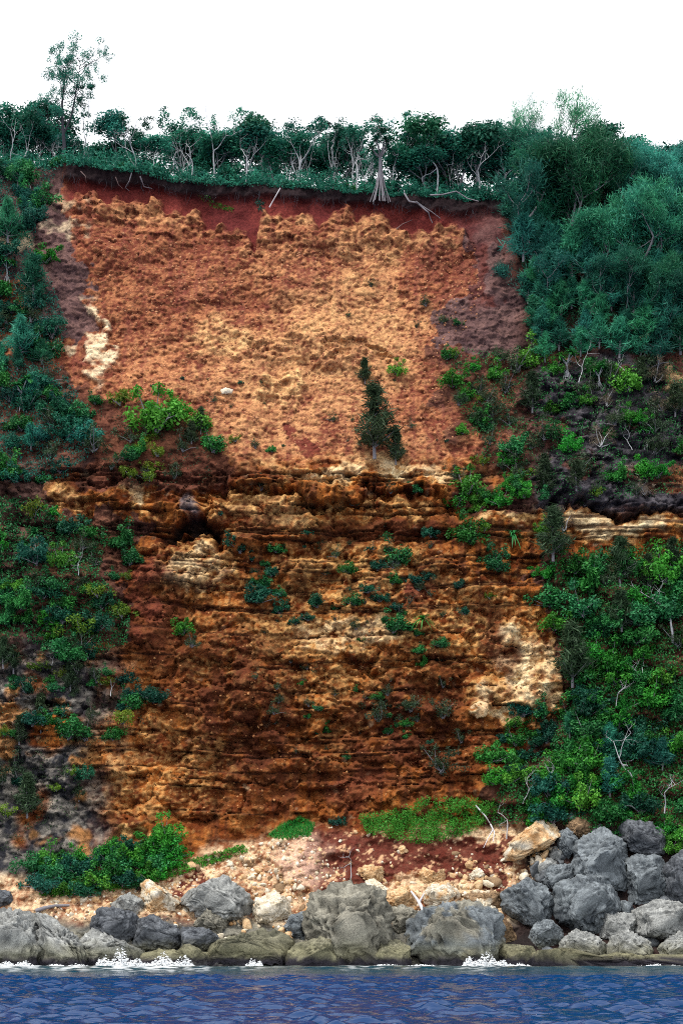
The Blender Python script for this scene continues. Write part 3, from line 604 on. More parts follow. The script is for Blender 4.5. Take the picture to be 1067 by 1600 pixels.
B('small olive-stained round boulder at the water right of the domed one', [(579, 1500), (590, 1472), (620, 1469), (638, 1480), (640, 1512), (581, 1516)], 'olive', push=.9, rough=.8)
B('dark pitted rock between the domed and the broad grey boulders', R6([(240, 490), (330, 485), (400, 520), (425, 610), (300, 640), (245, 580)]), 'karst', rough=1.6, push=.1)
B('light grey boulder with a dark hollow face above the shore rocks', R7([(548, 572), (600, 530), (690, 497), (762, 555), (782, 602), (700, 624), (610, 614), (590, 582)]), 'pale', sub=5, push=.5, fac=4)
B('white block of limestone with square edges', R7([(783, 592), (800, 560), (850, 543), (893, 570), (893, 622), (850, 642), (784, 624)]), 'cream', push=.4)
B('blue-grey wedge leaning on the left of the domed boulder', R7([(875, 655), (900, 615), (944, 600), (944, 690), (900, 696)]), 'grey', push=.3)
B('tan boulder with a rounded top at the left end of the rubble', R7([(433, 512), (452, 498), (552, 570), (532, 594), (470, 602), (438, 562)]), 'cream', two='tan', push=.5)
B('whitish grey boulder left of the rounded tan one', R7([(343, 577), (400, 543), (443, 575), (432, 614), (350, 604)]), 'pale', push=.4)
B('dark grey boulder with a sharp crest on the left shore', R7([(272, 642), (300, 605), (330, 588), (387, 600), (437, 630), (402, 694), (320, 684)]), 'dark', push=.6, sub=5)
B('dark rounded boulder right of the sharp-crested one', R7([(403, 692), (420, 640), (470, 616), (540, 650), (584, 690), (540, 718), (430, 724)]), 'dark', push=.6, sub=5)
B('low dark grey boulder under the olive lump', R7([(528, 692), (570, 650), (640, 658), (694, 690), (660, 720), (560, 720)]), 'dark', push=.6)
B('olive-tan lump sitting on the low dark boulder', R7([(597, 645), (640, 598), (694, 630), (694, 674), (640, 668)]), 'karst', push=.5, rough=1.4)
B('small brown stone wedged left of the dark rounded boulder', R7([(297, 652), (315, 638), (374, 675), (368, 700), (320, 694)]), 'brown', sub=3, push=1.)
B('small olive stone at the water on the left shore', R7([(546, 718), (580, 701), (624, 720), (603, 746), (548, 739)]), 'olive', sub=3, push=1.2)
B('massive pitted grey headland rock at the left edge', R7([(-60, 590), (60, 598), (115, 625), (125, 700), (110, 770), (-60, 785)]), 'pale', sub=5, push=.5, rough=1.4, fac=4)
B('sloping pale grey shoulder right of the headland rock', R7([(95, 610), (140, 612), (210, 660), (250, 705), (285, 765), (95, 775)]), 'pale', sub=5, push=.6, rough=1.4, fac=4)
B('grey ledge with hollows running right from the headland rock', R7([(220, 705), (290, 660), (360, 690), (435, 720), (455, 752), (230, 765)]), 'pale', name='shore_ledge', push=.5, rough=1.3, sub=5)
B('olive-stained ledge at the water below the white block', R7([(606, 745), (650, 705), (740, 678), (820, 658), (905, 690), (905, 755), (618, 760)]), 'olive', name='shore_ledge', push=.4, rough=1.2, sub=5)
B('flat olive-grey ledge under the dark boulders of the left shore', R7([(420, 735), (500, 722), (640, 730), (640, 762), (430, 764)]), 'olive', name='shore_ledge', push=.3, sub=4, fac=2)
B('dark round rock at the left edge below the grey cliff', R7([(-30, 530), (30, 542), (38, 572), (0, 590), (-30, 585)]), 'dark', push=.5)
B('orange crumbly block lying on the red slip above the domed boulder', R6([(68, 282), (110, 256), (200, 268), (224, 290), (190, 345), (110, 335)]), 'tan', rough=1.7)
B('smooth cream slab leaning behind the domed boulder', R6([(112, 347), (160, 333), (244, 400), (254, 464), (200, 454), (130, 392)]), 'cream', fac=3)
B('wide orange block behind the white driftwood', R6([(196, 432), (260, 398), (340, 383), (404, 410), (404, 474), (300, 494), (230, 474)]), 'tan', rough=1.4)
B('cream block right of the white driftwood', R6([(428, 422), (480, 370), (560, 348), (624, 400), (590, 454), (520, 494), (440, 474)]), 'cream', two='tan', sub=5)
B('lumpy tan block on the red slip above the cream one', R6([(402, 312), (440, 273), (500, 300), (540, 280), (564, 332), (470, 354), (420, 344)]), 'tan', rough=1.7)
B('tan knob at the edge of the red slip', R6([(688, 312), (730, 273), (774, 300), (762, 348), (700, 354)]), 'cream', rough=1.5)
B('long brown-grey block lying across the foot of the orange rubble', R6([(652, 432), (700, 403), (790, 398), (884, 430), (872, 494), (820, 504), (680, 468)]), 'brown', two='cream', rough=1.4, push=.4)
B('small round tan stone beside the foot of the driftwood', R6([(436, 492), (490, 473), (534, 510), (480, 554), (440, 544)]), 'karst', sub=3, push=.5)
B('single orange stone high on the red slip', R6([(288, 160), (320, 148), (352, 180), (310, 198)]), 'tan', sub=3, rough=1.5)
B('tan stone on the red slip above the knob', R6([(662, 245), (690, 230), (718, 245), (702, 278), (672, 272)]), 'tan', sub=3)
B('pale oval rock alone on the upper orange face', [(341, 611), (352, 606), (364, 608), (362, 615), (346, 617)], 'cream', sub=3, push=.6)
B('brown block jutting from the foot of the scrub slope', [(735, 1105), (750, 1095), (762, 1100), (760, 1118), (745, 1122)], 'tan', sub=3)

# loose rubble: the larger stones singly, the fine stones as a mass
stones = []
for k in range(10):
    r = np.random.default_rng(900 + k); v, f = ico(2); p = v * (1 + 0.0 * v)
    for q in range(9):
        n_ = unit(r.normal(0, 1, 3)); m_ = p @ n_; p = p - np.clip(m_ - r.uniform(.34, .7), 0, None)[:, None] * n_
    p = p * r.uniform(.7, 1.15, 3) + 0.06 * unit(p) * noise3(p * 2 + k, k)[:, None]
    a, b = [np.array(c) for c in PAL[['tan', 'cream', 'tan', 'cream', 'brown'][k % 5]]]
    tone = np.clip(0.5 + 0.6 * noise3(p * 2 + 3, k + 40), 0, 1)[:, None]
    mb = MB(); mb.add(p, f, a + (b - a) * tone); me = mb.mesh('rubble_stone'); me.materials.append(M_RUBBLE); stones.append(me)
grey_stones = []
for k in range(5):
    me = stones[k].copy(); r = np.random.default_rng(950 + k); a_ = me.attributes['Col']; n_ = len(me.vertices); c_ = np.ones((n_, 4), np.float32); c_[:, :3] = np.array([.12, .13, .14]) * r.uniform(.5, 1.6, (n_, 1)); a_.data.foreach_set('color', c_.ravel()); grey_stones.append(me)
def sample_poly(pts, n, r):
    P = np.array(pts, float); lo, hi = P.min(0), P.max(0); out_ = np.zeros((0, 2))
    while len(out_) < n:
        q = r.uniform(lo, hi, (n * 3, 2)); out_ = np.concatenate([out_, q[polymask(q[:, 0], q[:, 1], pts)]])
    return out_[:n]
RUB = [([(60, 1402), (200, 1385), (330, 1340), (440, 1335), (480, 1390), (420, 1420), (300, 1425), (210, 1440), (90, 1430)], 70, 'tan limestone stone in the loose fan above the left shore boulders', 'stones of the left rubble fan', (4, 9)),
       ([(640, 1405), (690, 1375), (800, 1335), (860, 1310), (880, 1330), (850, 1360), (790, 1425), (700, 1420)], 80, 'orange-tan stone in the loose fan below the long tan slab', 'stones of the right rubble fan', (4, 10)),
       ([(380, 1340), (470, 1370), (480, 1420), (400, 1440), (370, 1400)], 40, 'cream stone in the pale heap left of the domed boulder', 'stones of the pale heap', (4, 9)),
       ([(480, 1300), (560, 1280), (640, 1320), (800, 1310), (740, 1380), (560, 1390), (490, 1380)], 45, 'small tan stone scattered on the bare red slip', 'stones on the red slip', (2.5, 6)),
       ([(60, 1432), (210, 1445), (300, 1440), (480, 1450), (470, 1475), (250, 1470), (130, 1440)], 25, 'stone in the gaps between the left shore boulders', 'stones between shore boulders', (5, 10))]
for (pts, n_, lab, grp, (s0, s1_)) in RUB:
    r = np.random.default_rng(n_); q = sample_poly(pts, n_, r); hp = hit(q[:, 0], q[:, 1])
    for k in range(n_):
        sc = 1.25 * (s0 + (s1_ - s0) * r.random() ** 2) * hp[k, 1] / F
        o = link('rubble_stone', stones[r.integers(10)], None, loc=(hp[k, 0], hp[k, 1] - 0.25 * sc, hp[k, 2]), rot=tuple(r.uniform(0, 6.28, 3)), sc=tuple(sc * r.uniform(.75, 1.2, 3)))
        tag(o, lab, 'stone', grp)
r = np.random.default_rng(44); q = sample_poly([(810, 1340), (900, 1310), (1067, 1340), (1067, 1490), (840, 1490), (800, 1420)], 34, r); hp = hit(q[:, 0], q[:, 1])
for k in range(34):
    sc = r.uniform(9, 19) * hp[k, 1] / F; o = link('rubble_stone', grey_stones[r.integers(5)], None, loc=(hp[k, 0], hp[k, 1] - .2 * sc, hp[k, 2]), rot=tuple(r.uniform(0, 6.28, 3)), sc=tuple(sc * r.uniform(.75, 1.2, 3)))
    tag(o, 'grey stone in the gaps of the right-hand pile', 'stone', 'stones in the gaps of the right pile')
def fine_rubble(name, label, pts, n_, s0, s1_, pals, seed):
    r = np.random.default_rng(seed); q = sample_poly(pts, n_, r); hp = hit(q[:, 0], q[:, 1]); v, f = ico(1); mb = MB()
    for k in range(n_):
        p = v * r.uniform(.6, 1.15, 3) + r.normal(0, .1, v.shape); a = r.uniform(0, 6.28); ca, sa = math.cos(a), math.sin(a)
        p = p @ np.array([[ca, -sa, 0], [sa, ca, 0], [0, 0, 1]]) * (s0 + (s1_ - s0) * r.random() ** 2.5) * 0.066
        a_, b_ = [np.array(c) for c in PAL[pals[r.integers(len(pals))]]]
        mb.add(p + hp[k], f, a_ + (b_ - a_) * r.random())
    return tag(link(name, mb.mesh(name), M_RUBBLE), label, 'rubble', kind='stuff')
fine_rubble('fine_rubble', 'fine tan rubble spread along the foot of the cliff', [(40, 1405), (200, 1385), (330, 1335), (480, 1300), (560, 1400), (640, 1400), (700, 1370), (800, 1330), (870, 1310), (850, 1370), (790, 1430), (480, 1450), (210, 1445), (60, 1435)], 2600, 1, 4.5, ['tan', 'cream', 'tan', 'cream', 'brown'], 3)

fine_rubble('scree_stones', 'loose stones speckling the bare orange upper face', [(150, 360), (400, 380), (740, 380), (760, 480), (690, 560), (720, 700), (420, 700), (330, 650), (180, 600), (150, 480)], 7500, .8, 3.2, ['scree'], 5)
fine_rubble('scree_stones', 'loose stones lodged on the steps of the rusty lower cliff', [(240, 850), (740, 840), (860, 1000), (760, 1180), (640, 1250), (200, 1280), (120, 1180), (260, 1000)], 3600, .8, 3.0, ['rust'], 6)

# ------------------------------------------------------------------ plant kit: shared meshes, one object per plant
def grow(r, p, d_, L, rad, depth, spread=0.55, ratio=0.72, up=0.1, kids=(2, 3), wob=0.18, segs=4, droop=0.0):
    """branch skeleton: list of (points, radii) and the twig tips"""
    out_, tips = [], []
    def rec(p, d_, L, rad, dep):
        pts = [p]; q = p.copy(); dd = d_.copy()
        for s_ in range(segs):
            dd = unit(dd + r.normal(0, wob, 3) + np.array([0, 0, up - droop * (depth - dep)])); q = q + dd * L / segs; pts.append(q)
        end = rad * (0.62 if dep > 0 else 0.3)
        out_.append((np.array(pts), np.linspace(rad, end, segs + 1)))
        if dep == 0: tips.append((q, dd)); return
        for k in range(r.integers(kids[0], kids[1] + 1)):
            nd = unit(dd + r.normal(0, spread, 3)); rec(q, nd, L * ratio * r.uniform(.75, 1.2), end * 0.85, dep - 1)
        if dep >= 2 and r.random() < 0.6: rec(np.array(pts[segs // 2 + 1]), unit(dd + r.normal(0, spread * 1.3, 3)), L * ratio * .8, end * .7, dep - 2)
    rec(np.array(p, float), unit(np.array(d_, float)), L, rad, depth)
    return out_, tips
def bole_and_limbs(sk, mat):
    return [('trunk', wood(sk[:1], 7).mesh('trunk', True), mat), ('limbs', wood(sk[1:]).mesh('limbs', True), mat, 'trunk')]
def wood(sk, k=5):
    mb = MB()
    for pts, rad in sk: tube(mb, pts, rad, k)
    return mb
def leaf_clumps(mb, r, cens, rad, n, L, W, up=0.6, flat=1.0):
    """leaves spread through rounded clumps; each leaf tilts its own way, a little skyward and outward"""
    cens = np.asarray(cens, float); m_ = len(cens)
    rad = np.broadcast_to(np.asarray(rad, float), (m_,))
    id_ = np.repeat(np.arange(m_), n); N_ = len(id_)
    o = unit(r.normal(0, 1, (N_, 3))) * (r.random((N_, 1)) ** 0.45); o[:, 2] *= flat
    c = cens[id_] + o * rad[id_][:, None]
    nor = unit(0.7 * o + np.array([0, 0, up]) + r.normal(0, .45, (N_, 3))); ax = unit(r.normal(0, 1, (N_, 3)) + 0.5 * o + np.array([0, 0, -.15])); ax = unit(ax - nor * (ax * nor).sum(1, keepdims=True) * .7)
    tone = np.clip(r.random(m_)[id_] * .6 + r.random(N_) * .5 - .05, 0, 1)
    leaves(mb, c, ax, nor, L * r.uniform(.6, 1.3, N_), W * r.uniform(.6, 1.3, N_), tone)
def finish(mb, name, smooth=False): return mb.mesh(name, smooth)

KIT = {}; HGT = {}
def zmax(me):
    a = np.zeros(len(me.vertices) * 3, np.float32); me.vertices.foreach_get('co', a); return float(np.percentile(a[2::3], 99.5))
def kit(kind, builder, n):
    KIT[kind] = [builder(np.random.default_rng(1000 + 37 * k + sum(map(ord, kind)))) for k in range(n)]
    for q in KIT[kind]: HGT[id(q)] = max(zmax(p[1]) for p in q)
# every kit entry: list of (part name, mesh, material); unit = about 1 m radius for shrubs, 10 m height for trees
def shrub(mat, ncl=30, nl=60, L=.16, W=.085, tall=1.0, bark=None, sparse=1.0, irregular=.35):
    def b(r):
        cen = unit(r.normal(0, 1, (ncl, 3))); cen[:, 2] = np.abs(cen[:, 2]) * tall; cen *= (r.random((ncl, 1)) ** .4) * .82 * (1 + irregular * r.normal(0, 1, (ncl, 1)))
        cen[:, 2] += .18
        mb = MB(); leaf_clumps(mb, r, cen, r.uniform(.16, .36, ncl) * sparse, nl, L, W)
        st = MB()
        for c in cen[::3]:
            mid = c * .5 + r.normal(0, .06, 3); tube(st, [np.zeros(3) + r.normal(0, .04, 3), mid, c], [.035, .022, .008], 4)
        return [('foliage', finish(mb, 'foliage'), mat), ('stems', finish(st, 'stems'), bark or M_BARKG)]
    return b
kit('broad', shrub(M_MID), 4); kit('bright', shrub(M_BRIGHT, 24, 62), 4); kit('dark', shrub(M_DARK, 30, 60), 4); kit('teal', shrub(M_TEAL, 30, 60), 4)
kit('olive', shrub(M_OLIVE, 24, 40, .17, .045, 1.15), 3); kit('yellow', shrub(M_YELLOW, 18, 44, .15, .08), 3)
kit('brush', shrub(M_DRY, 14, 40, .26, .02, 1.0, M_BARKP), 3)
def casbush(mat, tall=1.5):
    """feathery she-oak sapling: many fine drooping needles on plumes"""
    def b(r):
        mb = MB(); st = MB(); tube(st, [[0, 0, 0], [r.normal(0, .05), 0, .6 * tall], [r.normal(0, .1), 0, 1.1 * tall]], [.05, .035, .01], 5)
        for k in range(42):
            h = r.uniform(.15, 1.15) * tall; a = r.uniform(0, 6.28); ln = (1.25 - h / tall) * r.uniform(.35, .75)
            d_ = unit(np.array([math.cos(a), math.sin(a), r.uniform(.2, 1.0)])); p0 = np.array([0, 0, h]); tube(st, [p0, p0 + d_ * ln * .6, p0 + d_ * ln], [.018, .012, .005], 4)
            n_ = 46; t_ = r.uniform(.2, 1.1, n_); c = p0 + d_ * ln * t_[:, None] + r.normal(0, .07, (n_, 3))
            ax = unit(d_ * .8 + r.normal(0, .45, (n_, 3)) + np.array([0, 0, -.25])); leaves(mb, c, ax, unit(r.normal(0, .6, (n_, 3)) + np.array([0, -.3, .7])), r.uniform(.2, .42, n_), r.uniform(.022, .045, n_), np.clip(.15 + .5 * r.random() + .35 * r.random(n_), 0, 1))
        return [('foliage', finish(mb, 'foliage'), mat), ('stem', finish(st, 'stem'), M_BARKG)]
    return b
kit('feather', casbush(M_OLIVE), 3); kit('feather_teal', casbush(M_CAS, 1.3), 3)
def shetree(r, n_=54):
    """she-oak, 10 m: leaning trunk, ascending limbs, plumes of grey-green needles"""
    sk, tips = grow(r, [0, 0, 0], [r.normal(0, .12), r.normal(0, .08), 1], 3.2, .17, 4, .5, .74, .14, (2, 3), .12)
    st = wood(sk); mb = MB()
    P = np.array([t[0] for t in tips]); D = np.array([t[1] for t in tips])
    extra = [np.array(p) for p, _ in sk if len(p)]; E = np.concatenate([e[2:] for e in extra[3:]]) if len(extra) > 3 else P
    cen = np.concatenate([P, E[r.random(len(E)) < .55]]); dir_ = np.concatenate([D, unit(r.normal(0, 1, (len(cen) - len(P), 3)) + [0, 0, .5])])
    id_ = np.repeat(np.arange(len(cen)), n_); N_ = len(id_)
    c = cen[id_] + r.normal(0, .30, (N_, 3)) * np.array([1, 1, .9]) + dir_[id_] * r.uniform(-.1, .5, (N_, 1))
    ax = unit(dir_[id_] * .9 + r.normal(0, .5, (N_, 3)) + np.array([0, 0, -.1]))
    leaves(mb, c, ax, unit(r.normal(0, .6, (N_, 3)) + np.array([0, -.25, .8])), r.uniform(.3, .65, N_), r.uniform(.035, .07, N_), np.clip(r.random(len(cen))[id_] ** 1.5 * .85 + .3 * r.random(N_), 0, 1))
    return [('crown', finish(mb, 'crown'), M_CAS)] + bole_and_limbs(sk, M_BARKG)
kit('shetree', shetree, 5); kit('plume', lambda r: shetree(r, 15), 2)
def broadtree(mat, bark, lean=.15, flat=.45, n=26, spread=.6, L0=3.4, cl=.75, depth=3, sparse=1.0):
    def b(r):
        sk, tips = grow(r, [0, 0, 0], [r.normal(0, lean), r.normal(0, lean * .5), 1], L0, .13, depth, spread, .68, .16, (2, 3), .17)
        mb = MB(); cen = np.array([t[0] for t in tips])
        leaf_clumps(mb, r, cen + [0, 0, .15], r.uniform(.55, 1.0, len(cen)) * cl, int(n * sparse), .30, .15, .8, flat)
        return [('crown', finish(mb, 'crown'), mat)] + bole_and_limbs(sk, bark)
    return b
kit('umbrella', broadtree(M_DARK, M_BARKP, .22, .38, 60, .75, 3.6, 1.0), 4)
kit('round', broadtree(M_TEAL, M_BARKG, .12, .8, 150, .6, 2.4, 1.35), 4)
kit('canopy', broadtree(M_DARK, M_BARKG, .1, .75, 150, .62, 2.4, 1.3), 4)
kit('sparse', broadtree(M_TEAL, M_BARKP, .2, .7, 22, .55, 3.2, .75, 4), 3)
def deadtree(r):
    sk, tips = grow(r, [0, 0, 0], [r.normal(0, .25), r.normal(0, .1), 1], 3.4, .11, 4, .55, .66, .12, (2, 2), .22)
    return bole_and_limbs(sk, M_BARKP)
kit('dead', deadtree, 5)
def talltree(r):
    """16 m: dark straight bole, thin ascending limbs, loose open sprays"""
    sk = []; tips = []
    bole = np.array([[0, 0, 0], [.1, 0, 3], [-.15, 0, 6], [-.25, .1, 9], [.1, 0, 12], [.35, 0, 14.6]]); sk.append((bole, np.array([.34, .27, .21, .15, .09, .03])))
    b2 = np.array([[-.05, 0, 4.6], [1.1, .2, 7.5], [1.7, 0, 10.5], [2.1, .1, 13.2], [2.4, 0, 15.2]]); sk.append((b2, np.array([.16, .13, .09, .06, .02])))
    for bl in (bole, b2):
        for k in range(22):
            t = r.uniform(.3, 1) * (len(bl) - 1); i0 = min(int(t), len(bl) - 2); p = bl[i0] + (bl[i0 + 1] - bl[i0]) * (t - i0); a = r.uniform(0, 6.28)
            s2, t2 = grow(r, p, [math.cos(a) * 1.3, math.sin(a) * .7, r.uniform(.2, 1.1)], r.uniform(1.1, 2.5), .05, 2, .5, .7, .1, (2, 3), .15, 3); sk += s2; tips += t2
    mb = MB(); cen = np.array([t[0] for t in tips]); keep = r.random(len(cen)) < .8
    leaf_clumps(mb, r, cen[keep], .55, 40, .32, .11, .4, 1.2)
    return [('crown', finish(mb, 'crown'), M_TEAL)] + bole_and_limbs(sk, M_BARKD)
kit('tall', talltree, 1)
def rosette(mb, r, c, R_, n=34, wd=.09, drop=.5):
    for k in range(n):
        a = r.uniform(0, 6.28); el = r.uniform(-.3, 1.25); ln = R_ * r.uniform(.75, 1.1)
        h = np.array([math.cos(a), math.sin(a), 0]); s_ = np.array([-math.sin(a), math.cos(a), 0]); t_ = np.linspace(0, 1, 5)[:, None]
        p = c + h * ln * t_ * math.cos(el) + np.array([0, 0, 1]) * (ln * t_ * math.sin(el) - drop * ln * t_ ** 2.2)
        w_ = (wd * np.array([.6, 1, .9, .6, .1]))[:, None]
        v = np.stack([p - s_ * w_, p + s_ * w_], 1).reshape(-1, 3); i_ = np.arange(4)[:, None] * 2
        tn = np.clip(r.random() * .8 + .1, 0, 1); mb.add(v, i_ + np.array([[0, 1, 3, 2]]), (tn, tn, tn))
def pandanus(r, heads=4, skirt=False):
    hd = []; st = MB(); sk = MB()
    tube(st, [[0, 0, 0], [.05, 0, .8], [0, .05, 1.5]], [.12, .10, .10], 6)
    for k in range(7):
        a = k * .9; tube(st, [[.06 * math.cos(a), .06 * math.sin(a), .75], [.3 * math.cos(a), .3 * math.sin(a), .3], [.45 * math.cos(a), .45 * math.sin(a), -.3]], [.035, .03, .03], 4)
    for k in range(heads):
        a = k * 6.28 / heads + r.uniform(-.3, .3); e = np.array([math.cos(a) * .75, math.sin(a) * .6, 1.5 + r.uniform(.5, 1.1)]) if heads > 1 else np.array([0, 0, 1.7])
        tube(st, [[0, .05, 1.45], e * [.5, .5, .8], e], [.08, .07, .06], 5); mb = MB(); rosette(mb, r, e, 1.05); hd.append(('leaf_head', finish(mb, 'leaf_head'), M_MID))
    parts = hd + [('trunk', finish(st, 'trunk'), M_BARKP)]
    if skirt:
        for k in range(40):
            a = r.uniform(0, 6.28); tube(sk, [[0, 0, 1.7], [.22 * math.cos(a), .22 * math.sin(a), 1.4], [.34 * math.cos(a), .34 * math.sin(a), r.uniform(.2, .7)]], [.02, .03, .01], 3)
        parts.append(('dead_leaf_skirt', finish(sk, 'dead_leaf_skirt'), M_DRY2))
    return parts
M_DRY2 = mat_bark('dry_strap_leaf', (0.36, 0.24, 0.14))
kit('pandanus', lambda r: pandanus(r), 3); kit('pandanus_skirt', lambda r: pandanus(r, 1, True), 1)
def straptuft(r):
    mb = MB(); rosette(mb, r, np.array([0, 0, .1]), 1.1, 46, .05, .7)
    return [('leaves', finish(mb, 'leaves'), M_MID)]
kit('strap', straptuft, 2)

NAMES = {'broad': 'leafy_shrub', 'bright': 'leafy_shrub', 'dark': 'leafy_shrub', 'teal': 'leafy_shrub', 'olive': 'fine_leaved_shrub', 'yellow': 'leafy_shrub', 'brush': 'dry_brush', 'feather': 'she_oak_sapling',
         'feather_teal': 'she_oak_sapling', 'shetree': 'she_oak_tree', 'plume': 'she_oak_tree', 'umbrella': 'umbrella_tree', 'round': 'leafy_tree', 'canopy': 'leafy_tree', 'sparse': 'open_tree', 'dead': 'bare_tree', 'tall': 'tall_tree', 'pandanus': 'pandanus',
         'pandanus_skirt': 'pandanus', 'strap': 'strap_leaf_plant'}
CATS = {'broad': 'shrub', 'bright': 'shrub', 'dark': 'shrub', 'teal': 'shrub', 'olive': 'shrub', 'yellow': 'shrub', 'brush': 'dead shrub', 'feather': 'sapling', 'feather_teal': 'sapling', 'shetree': 'tree', 'plume': 'tree', 'umbrella': 'tree', 'round': 'tree', 'canopy': 'tree',
        'sparse': 'tree', 'dead': 'dead tree', 'tall': 'tree', 'pandanus': 'pandanus', 'pandanus_skirt': 'pandanus', 'strap': 'plant'}
rp = np.random.default_rng(77)
def plant(kind, loc, sc, label, group=None, rz=None, var=None, tilt=(0, 0), name=None):
    parts = KIT[kind][rp.integers(len(KIT[kind])) if var is None else var % len(KIT[kind])]
    sc = sc if isinstance(sc, tuple) else (sc * rp.uniform(.9, 1.1), sc * rp.uniform(.85, 1.1), sc * rp.uniform(.9, 1.1))
    e = empty(name or NAMES[kind], tuple(loc), (tilt[0], tilt[1], rp.uniform(0, 6.28) if rz is None else rz), sc)
    got = {}
    for q in parts: got[q[0]] = link(q[0], q[1], q[2], got[q[3]] if len(q) > 3 else e)
    return tag(e, label, CATS[kind], group)
def on_face(kind, u, v, r_px, label, group=None, **kw):
    """a shrub rooted in the cliff at the pixel its foot shows, r_px = half its width in photo pixels"""
    h = hit(u, v)[0]; R_ = r_px * h[1] / F * (1.65 if kind == 'feather' else 1.2); return plant(kind, (h[0], h[1] - .3 * R_, h[2] - .1 * R_), R_, label, group, name='small_shrub' if r_px < 13.5 and CATS[kind] == 'shrub' else None, **kw)  # still shrubs, only narrower than the rest, under a separate object name

